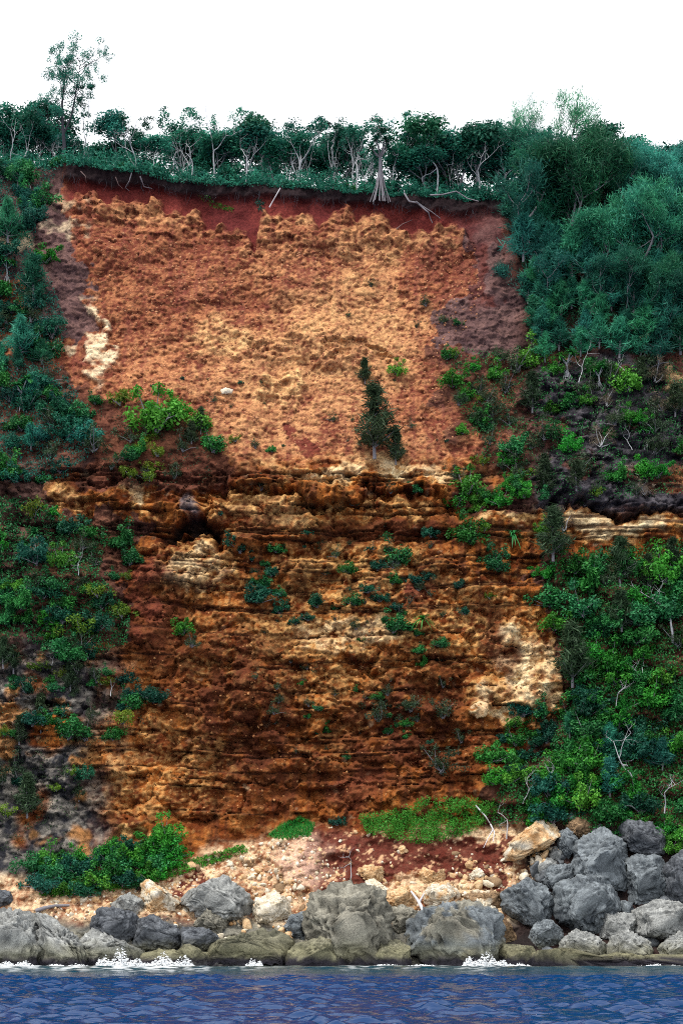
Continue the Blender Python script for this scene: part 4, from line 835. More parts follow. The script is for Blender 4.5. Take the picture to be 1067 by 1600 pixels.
# ------------------------------------------------------------------ plants on the cliff, one by one (u, v of the foot, half width, in photo pixels)
ONE = [
 ('bright', 246, 672, 44, 'bright green bush on the ledge at the left foot of the orange face'), ('bright', 272, 652, 30, 'rounded green bush crowning the ledge above the dark overhang'),
 ('yellow', 228, 690, 14, 'yellow-green sprig at the left of the ledge bushes'), ('bright', 312, 668, 22, 'green bush at the right end of the ledge above the gully'), ('broad', 335, 705, 27, 'leafy bush hanging below the ledge on its right'),
 ('olive', 247, 614, 10, 'small olive tuft on the scree left of the pale rock'), ('olive', 334, 628, 8, 'small grey-green tuft below the pale oval rock'), ('olive', 361, 637, 5, 'tiny tuft right of the grey-green one on the scree'),
 ('yellow', 190, 632, 22, 'yellow-green bush at the lower left corner of the orange face'), ('olive', 205, 690, 18, 'dull olive shrub below the yellow-green bush'),
 ('olive', 580, 448, 8, 'lone dark tuft high on the right half of the orange face'), ('olive', 544, 495, 7, 'wispy tuft in the middle of the orange face'), ('olive', 665, 478, 12, 'olive tuft on the reddish right margin of the face'),
 ('broad', 713, 508, 9, 'green tuft under the plum-coloured earth'), ('olive', 650, 512, 8, 'small shrub left of the green tuft under the plum earth'), ('olive', 690, 505, 10, 'low olive shrub between two tufts under the plum earth'),
 ('bright', 620, 585, 14, 'small bright bush beside the dark hollow right of centre'), ('feather', 585, 715, 40, 'tall dark she-oak sapling standing on the scree right of centre'), ('feather', 570, 600, 14, 'slender she-oak sapling directly above the tall dark one'),
 ('feather', 618, 725, 18, 'small she-oak sapling at the lower right of the tall dark one'), ('olive', 642, 668, 9, 'thin tuft right of the tall dark sapling'), ('olive', 520, 658, 9, 'small tuft left of the tall dark sapling'),
 ('olive', 550, 658, 6, 'tiniest tuft left of the tall dark sapling'), ('broad', 425, 706, 9, 'green tuft on the brink of the lower cliff below the red streak'), ('yellow', 368, 690, 11, 'yellowish shrub on the scree brink'), ('olive', 400, 700, 11, 'dark shrub on the scree brink left of the red streak'),
 ('olive', 408, 765, 18, 'sprawling shrub on the dark beds below the brink'), ('olive', 610, 770, 13, 'thin shrub on the beds below the tall dark sapling'), ('broad', 650, 770, 13, 'dark green shrub under the brink at the right'), ('dark', 552, 790, 7, 'small dark shrub on the beds in the centre'),
 ('dark', 375, 862, 20, 'dark bush right of the black cave'), ('broad', 432, 862, 16, 'round green bush under the top of the lower cliff'), ('dark', 495, 948, 18, 'dark bush hugging the tan beds in the centre'), ('dark', 425, 900, 13, 'dark bush left of the pale patch in the lower cliff'),
 ('dark', 400, 940, 24, 'low dark scrub on the step left of centre'), ('dark', 437, 958, 13, 'narrow dark bush beside the low scrub'), ('broad', 545, 895, 13, 'green bush on the beds right of centre'), ('dark', 590, 890, 14, 'small dark bush right of the green one on the beds'),
 ('broad', 620, 880, 26, 'wide green bush on the upper step right of centre'), ('broad', 555, 945, 15, 'green tuft on the middle step'), ('broad', 615, 985, 26, 'tall leafy bush on the middle step right of centre'), ('strap', 660, 968, 18, 'spiky strap-leaved plant right of the tall leafy bush'),
 ('broad', 525, 952, 7, 'small tuft left of the middle step'), ('bright', 288, 990, 20, 'bright bush below the tan block under the cave'), ('olive', 300, 1010, 16, 'dull bush beneath the bright one under the cave'), ('dark', 462, 975, 10, 'dark hanging bush in the centre of the lower cliff'),
 ('olive', 455, 1035, 9, 'small tuft on the striped beds'), ('olive', 480, 1045, 9, 'tuft right of the small one on the striped beds'), ('broad', 472, 1070, 6, 'tiny bright tuft on the striped beds'), ('olive', 428, 1115, 12, 'shrub low on the dark striped beds'), ('olive', 400, 1060, 9, 'tuft on the dark column left of the striped beds'),
 ('olive', 590, 1125, 22, 'olive shrub on the rusty beds right of centre'), ('olive', 640, 1110, 20, 'olive shrub next along the rusty beds to the right'), ('olive', 690, 1120, 22, 'olive shrub at the right end of the rusty beds'), ('broad', 660, 1040, 13, 'green tuft above the rusty beds'),
 ('olive', 690, 1205, 30, 'wide dull bush low on the right of the rusty cliff'), ('broad', 765, 1190, 26, 'green bush at the foot of the scrub slope'), ('olive', 720, 1160, 14, 'thin shrub left of the scrub slope foot'), ('dark', 527, 1288, 13, 'round dark bush on the crest of the debris'),
 ('broad', 195, 855, 28, 'lone green bush spilling beside the rusty wall left of the cave'), ('broad', 205, 880, 22, 'lower half of green growth beside the rusty wall'), ('broad', 178, 905, 14, 'green spray on the red gully wall'), ('yellow', 200, 905, 11, 'yellowish spray right of the green one on the gully wall'),
 ('dark', 240, 1095, 20, 'dark bush at the edge of the left grey cliff'), ('broad', 205, 1105, 26, 'spreading green bush on the lower left ledge'), ('broad', 110, 1150, 34, 'wide green bush on the lower left ledge above the beach scrub'), ('olive', 135, 1155, 20, 'feathery bush right of the wide green one'), ('feather', 45, 1275, 26, 'she-oak sapling on the grey cliff at the lower left'),
 ('yellow', 10, 1275, 18, 'yellowish bush at the left edge above the shore'), ('yellow', 90, 1235, 12, 'yellow-green tuft on the grey cliff at the lower left'), ('bright', 75, 410, 22, 'vivid lime bush on the plum slope at the upper left'), ('feather_teal', 55, 480, 42, 'soft grey-green she-oak below the lime bush'),
 ('feather_teal', 35, 560, 36, 'soft she-oak lower down the left slope'), ('broad', 62, 330, 26, 'green bush below the cliff edge at the upper left'), ('feather_teal', 15, 380, 36, 'teal she-oak at the upper left edge'), ('bright', 730, 770, 24, 'bright leafy bush on the red earth right of the scree'), ('bright', 745, 800, 18, 'bright hanging bush above the pale band'),
 ('strap', 800, 838, 22, 'spiky pandanus seedling on the pale ledge'), ('dark', 672, 838, 14, 'dark round bush below the pale ledge'), ('broad', 735, 848, 28, 'grey-green bush left of the spiky seedling'), ('broad', 775, 890, 22, 'leafy bush beneath the spiky seedling'), ('yellow', 765, 935, 11, 'yellow-brown tuft on the edge of the scrub slope'),
 ('feather', 862, 875, 30, 'dark feathery sapling hanging over the pale band at the right'), ('yellow', 935, 775, 12, 'yellow dry tuft on the dark ledge at the right'), ('brush', 880, 830, 30, 'grey leafless brush over the pale band'), ('olive', 830, 700, 16, 'small olive bush on the dark right face'),
]
for (k, u_, v_, r_, lab) in ONE: on_face(k, u_, v_, r_, lab)
for (u_, v_, s_, lab) in [(35, 640, 1.15, 'twin-trunked pandanus with prop roots on the left slope'), (885, 590, 1.0, 'bushy pandanus above the dark right face'), (935, 605, .9, 'pandanus beside the white forked trunk'), (838, 500, .85, 'pandanus with a pale skirt under the she-oak grove'), (1010, 700, .8, 'pandanus at the right on the dark face'),
                          (975, 900, .9, 'pandanus head rising from the right thicket'), (12, 440, .9, 'pandanus at the left edge under the teal she-oak')]:
    h = hit(u_, v_)[0]; plant('pandanus', (h[0], h[1] - .2, h[2]), s_, lab)
h = hit(56, 875)[0]; plant('pandanus_skirt', (h[0], h[1] - .6, h[2]), 1.6, 'pandanus with a straw-coloured skirt of dead leaves in the left thicket')
LOOK = {'brush': 'leafless grey', 'feather': 'feathery dull-green', 'teal': 'blue-green', 'feather_teal': 'feathery teal', 'broad': 'mid-green', 'dark': 'dark green', 'bright': 'bright green', 'olive': 'dull olive', 'yellow': 'yellow-green'}
# masses of scrub, each bush an individual
def scatter(pts, n_, kinds, rad, label, group, seed):
    r = np.random.default_rng(seed); q = sample_poly(pts, n_ * 6, r); keep = [q[0]]; dmin = rad[0] * .85
    for c in q[1:]:
        if len(keep) >= n_: break
        if min(np.hypot(c[0] - k_[0], c[1] - k_[1]) for k_ in keep) > dmin: keep.append(c)
    lo, hi = min(p[1] for p in pts), max(p[1] for p in pts)
    for c in keep:
        k_ = kinds[r.integers(len(kinds))]; third = ['upper', 'middle', 'lower'][min(2, int(3 * (c[1] - lo) / (hi - lo + 1)))]
        on_face(k_, c[0], c[1] + 8, r.uniform(*rad), LOOK[k_] + ' ' + label.replace('#', third), group + ', ' + third + ' part, ' + k_.replace('_', ' '))
scatter([(-30, 268), (80, 272), (50, 400), (70, 430), (100, 520), (70, 560), (-30, 560)], 30, ['teal', 'feather_teal', 'olive', 'broad', 'dark'], (14, 26), 'bush in the # scrub of the upper left slope', 'scrub of the upper left slope', 1)
scatter([(-30, 560), (75, 560), (125, 630), (155, 690), (110, 745), (-30, 760)], 34, ['broad', 'teal', 'dark', 'feather_teal', 'feather_teal', 'olive'], (15, 27), 'bush in the # left thicket around the twin-trunked pandanus', 'left thicket around the pandanus', 2)
scatter([(-30, 775), (70, 785), (125, 830), (165, 830), (150, 900), (200, 960), (195, 1000), (120, 1030), (60, 1005), (-30, 980)], 42, ['broad', 'dark', 'broad', 'bright', 'dark', 'yellow', 'olive'], (14, 26), 'bush in the # left thicket beside the rusty beds', 'left thicket below the rusty beds', 3)
scatter([(-10, 1020), (40, 1030), (170, 1040), (150, 1100), (60, 1080), (-10, 1100)], 12, ['olive', 'broad', 'yellow'], (8, 15), 'tuft clinging to the # grey beds at the left', 'tufts on the left grey beds', 4)
scatter([(45, 1355), (100, 1335), (200, 1320), (270, 1300), (295, 1335), (240, 1375), (130, 1392), (60, 1398)], 34, ['bright', 'broad', 'bright', 'dark'], (17, 28), 'bush in the # beach scrub at the left', 'low beach scrub at the left', 5)
scatter([(690, 545), (760, 550), (850, 570), (1070, 560), (1070, 760), (860, 790), (740, 700)], 62, ['broad', 'olive', 'bright', 'feather', 'olive', 'olive', 'brush'], (13, 28), 'bush scattered over the # dark broken face at the right', 'bushes over the dark right face', 6)
scatter([(845, 890), (1090, 850), (1090, 1080), (900, 1080), (860, 1000)], 40, ['broad', 'bright', 'broad', 'feather', 'olive', 'bright'], (18, 32), 'bush in the # dense right-hand thicket below the pale band', 'right thicket below the pale band', 7)
scatter([(900, 1080), (1090, 1080), (1090, 1290), (960, 1300), (860, 1280), (770, 1290), (790, 1210), (860, 1190), (880, 1120)], 46, ['broad', 'broad', 'bright', 'dark', 'bright', 'feather_teal'], (18, 32), 'bush in the # dense right-hand thicket above the boulders', 'right thicket above the boulders', 8)
scatter([(800, 1110), (850, 1100), (870, 1150), (800, 1200), (770, 1240), (770, 1180)], 16, ['broad', 'bright', 'dark'], (13, 22), 'bush around the # bare orange hollow in the right slope', 'bushes round the orange hollow', 9)
scatter([(340, 790), (700, 800), (740, 1000), (680, 1180), (420, 1180), (380, 980)], 46, ['olive', 'dark', 'olive', 'olive'], (3.5, 7.5), 'tuft growing from a crack of the # rusty lower cliff', 'tufts in cracks of the lower cliff', 10)
scatter([(360, 850), (520, 840), (680, 850), (740, 940), (700, 1020), (560, 1010), (420, 960), (380, 900)], 34, ['dark', 'olive', 'broad', 'dark'], (6, 13), 'bush on the # steps of the rusty lower cliff', 'bushes on the steps of the lower cliff', 16)
scatter([(430, 1040), (740, 1060), (740, 1200), (560, 1200), (430, 1120)], 22, ['olive', 'olive', 'broad'], (6, 12), 'shrub on the # striped beds of the lower cliff', 'shrubs on the striped beds', 17)
scatter([(690, 550), (790, 545), (850, 620), (860, 860), (720, 850), (690, 660)], 30, ['bright', 'broad', 'bright', 'olive', 'yellow'], (9, 20), 'bush on the # red earth right of the scree', 'bushes on the red earth', 18)
scatter([(140, 610), (300, 650), (345, 700), (320, 750), (150, 750)], 16, ['olive', 'broad', 'feather', 'yellow'], (10, 19), 'bush on the # brown bank under the left of the scree', 'bushes on the brown bank', 19)
scatter([(-10, 1010), (160, 1040), (250, 1060), (240, 1120), (150, 1180), (120, 1290), (-10, 1300)], 30, ['olive', 'broad', 'feather', 'dark', 'yellow'], (10, 22), 'bush over the # ledges of the lower left grey cliff', 'bushes of the lower left cliff', 23)
scatter([(180, 560), (660, 560), (740, 690), (420, 700), (200, 620)], 14, ['olive', 'dark'], (2.5, 5), 'tiny tuft on the # orange scree', 'tiny tufts on the scree', 12)
scatter([(890, 1290), (1000, 1280), (1070, 1290), (1070, 1330), (960, 1320)], 10, ['bright', 'bright', 'broad'], (13, 22), 'bush over the # edge of the right-hand pile', 'bright scrub over the right pile', 13)
# she-oak grove on the upper right shoulder
r = np.random.default_rng(21)
for (u_, v_, top, lab) in [(835, 420, 205, 'she-oak at the left margin of the grove'), (880, 430, 185, 'tallest she-oak of the grove, its head level with the skyline'), (822, 330, 195, 'she-oak with a ragged top left of the tallest one'), (930, 470, 300, 'she-oak in the middle of the grove'),
                           (985, 480, 290, 'she-oak right of the middle of the grove'), (1040, 460, 280, 'she-oak at the right edge of the grove'), (860, 500, 360, 'low she-oak at the lower left of the grove'), (915, 525, 400, 'low she-oak at the foot of the grove'), (975, 530, 390, 'bright low she-oak at the foot of the grove'),
                           (1030, 525, 400, 'low she-oak at the right foot of the grove'), (900, 380, 240, 'she-oak behind the middle of the grove'), (960, 390, 240, 'she-oak high on the grove behind the middle'), (1010, 380, 230, 'she-oak high on the right of the grove'), (1060, 370, 225, 'she-oak at the upper right edge'), (850, 360, 230, 'she-oak at the upper left of the grove'), (800, 345, 260, 'small she-oak next to the bare soil')]:
    h = hit(u_, v_)[0]; hgt = (v_ - top) * h[1] / F; vr = int(r.integers(5)); k_ = hgt / HGT[id(KIT['shetree'][vr])]; plant('shetree', (h[0], h[1] - .3, h[2] - .3), (k_ * 1.1, k_ * 1.1, k_), lab, var=vr)
scatter([(800, 330), (1090, 300), (1090, 565), (835, 560)], 84, ['feather_teal'], (26, 44), 'sapling filling the # she-oak grove', 'understorey of the she-oak grove', 14)

# ------------------------------------------------------------------ forest on the cliff top
def on_top(kind, u, top, back_, label, group=None, wide=1.0, unit_h=8.8, base=None, **kw):
    """a tree on the plateau: its foot stands back_ metres behind the brink, its top shows at photo row top"""
    x = (u - CX) / F * 238.0; y = float(np.interp(x, xs, CREST)) + back_; x = (u - CX) / F * y; z = float(plateau_z(x, y))
    zt = CH + (HY - top) / F * y; vr = int(rp.integers(len(KIT[kind]))); s_ = max(.15, (zt - z) / HGT[id(KIT[kind][vr])])
    return plant(kind, (x, y, z - .1), (s_ * wide, s_ * wide, s_), label, group, var=vr, **kw)
T = [('tall', 100, 48, 1.5, 'tall thin tree with a loose open crown above the left skyline', 1.0, 15.6), ('dead', 18, 180, 1.0, 'pale forked trunk nearest the left edge on the cliff top', .9, 8.2), ('dead', 30, 185, 1.4, 'pale forked trunk second from the left edge', .9, 8.2),
     ('canopy', 58, 148, 5, 'round-crowned tree left of the tall thin one', 1.1, 8.8), ('round', 10, 168, 6, 'leafy tree at the left end of the skyline', 1.1, 8.8), ('umbrella', 132, 128, 4, 'small-crowned tree right of the tall thin one', .7, 8.8), ('dead', 80, 205, 1.0, 'grey branching trunk beside the tall thin tree', .8, 8.2),
     ('umbrella', 215, 166, 3, 'flat-crowned tree right of the gap in the skyline', 1.0, 8.8), ('dead', 212, 190, 1.2, 'twisted grey-white branches below the flat crown', 1.1, 8.2), ('dead', 238, 205, .8, 'tangle of pale twigs right of the twisted branches', 1.0, 8.2), ('round', 185, 180, 6, 'leafy tree in the dip left of the flat crown', 1.0, 8.8),
     ('sparse', 290, 162, 4, 'thin-topped tree left of the bare one', .8, 9.5), ('dead', 337, 148, 2, 'bare tree rising above the skyline', .75, 8.2), ('sparse', 365, 165, 3, 'sparse tree right of the bare one', .7, 9.5), ('dead', 300, 215, .8, 'crooked pale trunk under the thin-topped tree', .8, 8.2),
     ('umbrella', 400, 175, 3, 'tree with clumped leaves left of the middle of the skyline', .7, 8.8), ('canopy', 432, 180, 3.5, 'dark full crown at the middle of the skyline', .75, 8.8), ('umbrella', 472, 170, 3, 'dark umbrella crown on a leaning trunk', .9, 8.8), ('dead', 385, 200, .7, 'leaning pale trunk by the brink, left of the middle', .8, 8.2),
     ('dead', 450, 235, .6, 'short white fork at the brink in the middle', .8, 8.2), ('umbrella', 522, 184, 4, 'wide dark crown right of the umbrella crown', 1.0, 8.8), ('sparse', 556, 190, 3, 'thin tree before the wide dark crown', .7, 9.5), ('umbrella', 580, 175, 3, 'small black-green crown on spindly limbs', .6, 8.8),
     ('sparse', 616, 168, 3, 'spindly tree reaching above the prop-rooted one', .5, 9.5), ('dead', 558, 215, .6, 'leaning white trunk left of the prop roots', .9, 8.2), ('round', 665, 188, 4, 'full tree right of the spindly one', .8, 8.8), ('canopy', 702, 192, 4, 'broad dark crown at the right of the skyline', 1.0, 8.8),
     ('dead', 682, 215, .7, 'yellowish-white bent trunk on the brink at the right', 1.2, 8.2), ('canopy', 742, 205, 4, 'dark crown sloping down to the grove', 1.0, 8.8), ('dead', 748, 225, .7, 'crooked white trunk at the right end of the brink', 1.0, 8.2), ('sparse', 790, 188, 4, 'thin tree between the forest and the grove', .8, 9.5),
     ('canopy', 930, 212, 8, 'round dark crown right of the tallest she-oak', .9, 8.8), ('canopy', 985, 202, 8, 'broad tree on the right skyline', 1.2, 8.8), ('canopy', 1045, 205, 8, 'broad tree at the right end of the skyline', 1.2, 8.8), ('plume', 880, 143, 2.5, 'airy she-oak plume standing highest on the right skyline', .85, 8.8), ('plume', 828, 160, 2.5, 'airy she-oak plume left of the highest one', .7, 8.8)]
for (k, u_, tp, bk, lab, wd, uh) in T: on_top(k, u_, tp, bk, lab, None, wd, uh, **({'rz': 0.0} if k == 'tall' else {}))
r = np.random.default_rng(31)
for k in range(72):        # back rows of the wood
    u_ = -60 + 1190 * (k + r.uniform(-.4, .4)) / 71; sk_ = np.interp(u_, [0, 100, 170, 220, 300, 420, 520, 600, 700, 780, 860, 950, 1067], [172, 182, 205, 188, 205, 200, 192, 206, 198, 210, 212, 216, 210])
    kb = ['round', 'canopy', 'round', 'sparse'][r.integers(4)]; part_ = ['left of the tall thin tree', 'left of the middle', 'in the middle', 'right of the middle', 'behind the grove'][int(np.searchsorted([100, 330, 560, 790], u_))]
    on_top(kb, u_, sk_ + r.uniform(-12, 44), r.uniform(2.5, 12), {'round': 'blue-green', 'canopy': 'dark', 'sparse': 'thin-leaved'}[kb] + ' tree in the dense cliff-top wood, ' + part_, 'cliff-top wood ' + part_ + ', ' + kb, r.uniform(1.1, 1.6))
for k in range(44):        # bushes along the brink
    u_ = -30 + 1130 * (k + r.uniform(-.5, .5)) / 43; x = (u_ - CX) / F * 238; bk = r.uniform(.5, 5); y = float(np.interp(x, xs, CREST)) + bk
    kb = ['teal', 'broad', 'dark', 'teal', 'teal', 'broad'][r.integers(6)]; part_ = ['left of the tall thin tree', 'above the left of the red soil', 'above the middle of the red soil', 'above the right of the red soil', 'right of the bare soil'][int(np.searchsorted([100, 330, 560, 790], u_))]
    plant(kb, (x, y, float(plateau_z(x, y)) - .2), r.uniform(1.2, 2.3) * (.75 if bk < 1.5 else 1), LOOK[kb] + ' bush on the cliff brink, ' + part_, 'undergrowth along the brink, ' + part_ + ', ' + kb)
for k in range(34):        # thin trunks among them
    u_ = r.uniform(0, 790); on_top('dead', u_, np.interp(u_, [0, 790], [190, 215]) + r.uniform(0, 45), r.uniform(.5, 4), 'slender pale trunk in the cliff-top undergrowth, ' + ('left half' if u_ < 400 else 'right half'), 'slender trunks on the cliff top, ' + ('left' if u_ < 400 else 'right'), r.uniform(.45, .8), 8.2)

# ------------------------------------------------------------------ undergrowth and grass that nobody could count
def cover(name, label, pts, n_, mat, L, W, lift, seed, upw=.6, patch_=.0):
    r = np.random.default_rng(seed); q = sample_poly(pts, n_, r); g = fbm2(q[:, 0] / 26, q[:, 1] / 22, 3, seed); q = q[g > patch_ + r.normal(0, .12, len(g))]
    p = hit(q[:, 0], q[:, 1]); N_ = len(p); hump = 0.5 + 0.5 * fbm2(q[:, 0] / 14, q[:, 1] / 12, 2, seed + 4)
    p = p + np.stack([0 * hump, -lift * np.clip(hump, 0, 1.3) * r.random(N_), .4 * lift * r.random(N_)], -1)
    mb = MB(); leaves(mb, p, unit(r.normal(0, 1, (N_, 3)) + [0, -.3, upw]), unit(r.normal(0, .6, (N_, 3)) + [0, -.5, .7]), L * r.uniform(.6, 1.3, N_), W * r.uniform(.6, 1.3, N_), np.clip(.5 + .35 * g[:0].sum() + r.normal(0, .22, N_), 0, 1))
    return tag(link(name, mb.mesh(name), mat), label, 'grass' if 'grass' in name else 'undergrowth', kind='stuff')
PA = [(-60, 255), (95, 266), (70, 300), (50, 400), (80, 440), (110, 520), (85, 560), (130, 630), (160, 690), (110, 750), (-60, 760)]
PB = [(-60, 775), (70, 785), (130, 830), (170, 830), (155, 900), (205, 960), (200, 1010), (120, 1035), (50, 1005), (-60, 985)]
PC = [(845, 880), (1100, 840), (1100, 1310), (960, 1310), (860, 1285), (765, 1295), (785, 1205), (850, 1185), (885, 1110), (880, 1050)]
PD = [(690, 545), (760, 550), (850, 570), (1100, 560), (1100, 770), (860, 790), (740, 720)]
cover('undergrowth', 'low blue-green undergrowth on the upper left slope', PA, 22000, M_TEAL, .30, .12, 1.2, 51, patch_=-.3)
cover('undergrowth', 'low undergrowth of the left thicket beside the rusty beds', PB, 20000, M_MID, .30, .13, 1.2, 52, patch_=-.4)
cover('undergrowth', 'leafy undergrowth carpeting the right-hand slope', PC, 40000, M_MID, .30, .14, 1.5, 53, patch_=-.7)
cover('undergrowth', 'thin undergrowth over the dark broken right face', PD, 9000, M_OLIVE, .30, .09, .8, 54, patch_=.05)
cover('undergrowth', 'dark undergrowth beneath the she-oak grove', [(795, 330), (1100, 280), (1100, 555), (840, 545)], 20000, M_CAS, .5, .08, 1.5, 55, patch_=-.5)
cover('undergrowth', 'patchy green undergrowth over the dark broken right face', PD, 16000, M_MID, .28, .12, 1.2, 57, patch_=-.02)
cover('undergrowth', 'creepers over the ledges of the lower left grey cliff', [(-60, 1000), (170, 1035), (250, 1050), (245, 1120), (140, 1180), (110, 1330), (-60, 1380)], 9000, M_OLIVE, .28, .12, .9, 58, patch_=.12)
cover('undergrowth', 'sparse dull undergrowth around the ledge bushes left of the scree', [(150, 625), (300, 640), (350, 720), (320, 760), (160, 760)], 3600, M_OLIVE, .28, .1, .6, 56, patch_=.1)
cover('grass_mat', 'bright green grass cap on the crest of the debris', [(418, 1308), (440, 1290), (468, 1278), (492, 1290), (485, 1306), (440, 1314)], 2600, M_BRIGHT, .5, .06, .8, 61, 1.6, -2)
cover('grass_mat', 'bright green creeping mat above the red slip', [(560, 1282), (610, 1275), (660, 1255), (770, 1255), (775, 1275), (735, 1305), (665, 1322), (600, 1312), (572, 1305)], 13000, M_BRIGHT, .26, .09, 1.9, 62, .9, -.3)
cover('grass_mat', 'bright green creepers along the top of the left rubble fan', [(60, 1400), (200, 1360), (300, 1345), (380, 1322), (388, 1332), (300, 1362), (220, 1388), (80, 1402)], 5000, M_BRIGHT, .32, .13, .7, 63, .9, -.6)
cover('grass_mat', 'green turf slipped down onto the red soil below the brink', [(308, 303), (322, 306), (345, 320), (366, 326), (364, 333), (335, 325), (312, 312)], 500, M_BRIGHT, .4, .07, .4, 64, 1.0, -2)
cover('grass_mat', 'small ferny tuft fallen below the brink in the middle', [(398, 312), (412, 310), (414, 330), (404, 332)], 160, M_TEAL, .5, .08, .4, 65, .5, -2)
r = np.random.default_rng(66); n_ = 34000                       # leafy fringe along the brink
x = r.uniform(-46, 46, n_); bk = r.random(n_) ** 1.5 * 7 - .5; y = np.interp(x, xs, CREST) + bk
top_ = np.clip(1.2 + 1.4 * fbm2(x / 2.2, bk / 2, 3, 67) + .45 * bk, .1, 5)
z = plateau_z(x, y) + top_ * r.random(n_) - .35 * (bk < .3)
mb = MB(); leaves(mb, np.stack([x, y, z], -1), unit(r.normal(0, 1, (n_, 3)) + [0, -.4, .2]), unit(r.normal(0, .6, (n_, 3)) + [0, -.5, .7]), r.uniform(.25, .5, n_), r.uniform(.1, .22, n_), np.clip(.5 + .5 * fbm2(x / 1.5, y / 1.5, 2, 68) + r.normal(0, .2, n_), 0, 1))
tag(link('undergrowth', mb.mesh('undergrowth'), M_TEAL), 'tangled leafy undergrowth along the whole brink of the cliff', 'undergrowth', kind='stuff')

# ------------------------------------------------------------------ bare trees, roots, driftwood
for (u_, v_, hp_, lab) in [(902, 600, 66, 'white dead tree with crooked arms above the dark right face'), (980, 612, 58, 'white forked dead trunk on the upper right of the dark face'), (985, 705, 44, 'bleached fallen crown on the right of the dark face'), (1003, 1085, 70, 'white dead branches above yellow-green leaves in the right thicket'),
                           (985, 1215, 88, 'grey leaning dead tree in the lower right thicket'), (815, 1255, 62, 'thin grey dead tree at the left of the lower right thicket'), (868, 1225, 46, 'spray of grey bare twigs near the orange hollow'), (1048, 1005, 100, 'tall straight grey trunk near the right edge'), (1035, 1270, 62, 'small tree with a bare grey crown near the right edge'),
                           (960, 1105, 44, 'thin bare stem in the middle of the right thicket'), (548, 1372, 50, 'thin bleached stick standing in the red slip'), (84, 1040, 26, 'white dead fork on the grey left beds'), (175, 1088, 42, 'grey leafless shrub on the lower left beds'), (790, 1310, 60, 'long grey bare branch leaning over the tan slab'), (840, 440, 50, 'pale bare stem at the left margin of the grove'),
                           (905, 470, 40, 'white broken stem inside the grove'), (965, 300, 80, 'pale branches showing through the upper grove'), (1045, 330, 60, 'pale crooked trunk at the upper right edge of the grove'), (125, 900, 40, 'grey dead stem in the left thicket'), (50, 300, 30, 'grey dead tuft stem below the left brink')]:
    h = hit(u_, v_)[0]; vr = int(rp.integers(5)); k_ = hp_ * h[1] / F / HGT[id(KIT['dead'][vr])]; plant('dead', (h[0], h[1] - 1.0, h[2] - .1), (k_ * 1.2, k_ * 1.2, k_), lab, var=vr)
def pixel_wood(name, label, cat, strands, mat, fwd=.35):
    """a branch or root lying on the slope: strands of photo pixels with a thickness in metres at each end"""
    mb = MB(); first = None
    for pts, r0, r1 in strands:
        p = np.array(pts, float); t_ = np.linspace(0, len(p) - 1, 4 * (len(p) - 1) + 1); q = np.stack([np.interp(t_, np.arange(len(p)), p[:, i_]) for i_ in (0, 1)], -1)
        w_ = hit(q[:, 0], q[:, 1]); w_[:, 1] = np.convolve(np.pad(w_[:, 1], 2, 'edge'), np.ones(5) / 5, 'valid') - fwd
        w_[:, 0], w_[:, 2] = px2w(q[:, 0], q[:, 1], w_[:, 1])
        if first is None: first = w_[0].copy()
        tube(mb, w_ - first, np.linspace(r0, r1, len(w_)), 6)
    return tag(link(name, mb.mesh(name, True), mat, loc=tuple(first)), label, cat)
q3 = lambda p: [(520 + x / 3.952, 140 + y / 3.952) for x, y in p]
q1 = lambda p: [(x / 3.952, 40 + y / 3.952) for x, y in p]
pixel_wood('driftwood_branch', 'white forked driftwood branch caught between the shore boulders', 'driftwood', [(R6([(452, 562), (430, 505), (400, 450), (362, 400)]), .26, .10), (R6([(408, 462), (420, 440), (436, 412)]), .13, .05), (R6([(440, 556), (420, 540), (402, 515)]), .12, .04)], M_WOOD, 2.2)
pixel_wood('driftwood_log', 'dark weathered log lying on the left beach', 'driftwood', [(R7([(112, 600), (140, 590), (170, 584), (216, 582)]), .24, .12)], M_BARKG, .5)
pixel_wood('fallen_stem', 'straight white stem propped on the soil in the middle of the brink', 'branch', [([(421, 324), (430, 308), (438, 294)], .08, .06)], M_WOOD, .6)
pixel_wood('exposed_root', 'long pale root trailing down the red soil right of the prop roots', 'root', [(q3([(440, 640), (470, 690), (520, 700), (560, 735), (590, 760), (600, 795), (615, 825)]), .12, .04), (q3([(510, 690), (560, 725), (610, 755), (664, 796)]), .09, .03)], M_BARKG, .5)
pixel_wood('exposed_root', 'dark root lying across the soil near the middle', 'root', [(q3([(390, 862), (430, 830), (490, 804)]), .07, .03)], M_ROOT, .4)
pixel_wood('exposed_root', 'pale hooked root at the left of the red soil', 'root', [(q1([(866, 930), (880, 965), (890, 995), (940, 1006)]), .09, .04), (q1([(815, 910), (800, 960), (775, 1000), (800, 1020)]), .07, .03)], M_BARKG, .5)
pixel_wood('exposed_root', 'thin brown root hanging at the far left of the red soil', 'root', [(q1([(715, 935), (735, 985), (765, 1010)]), .06, .02), (q1([(500, 900), (530, 930), (535, 970)]), .06, .02)], M_ROOT, .5)
pixel_wood('exposed_root', 'long grey branch lying on the brink at the right', 'branch', [(q3([(600, 652), (680, 648), (760, 628), (830, 672), (900, 690)]), .10, .05)], M_BARKG, 1.2)
pixel_wood('dead_branch', 'grey dead branch hanging over the red slip', 'branch', [([(742, 1258), (758, 1275), (766, 1288)], .10, .05), ([(770, 1296), (762, 1310), (755, 1325)], .08, .03), ([(766, 1288), (772, 1300), (770, 1315)], .09, .04)], M_WOOD, .9)
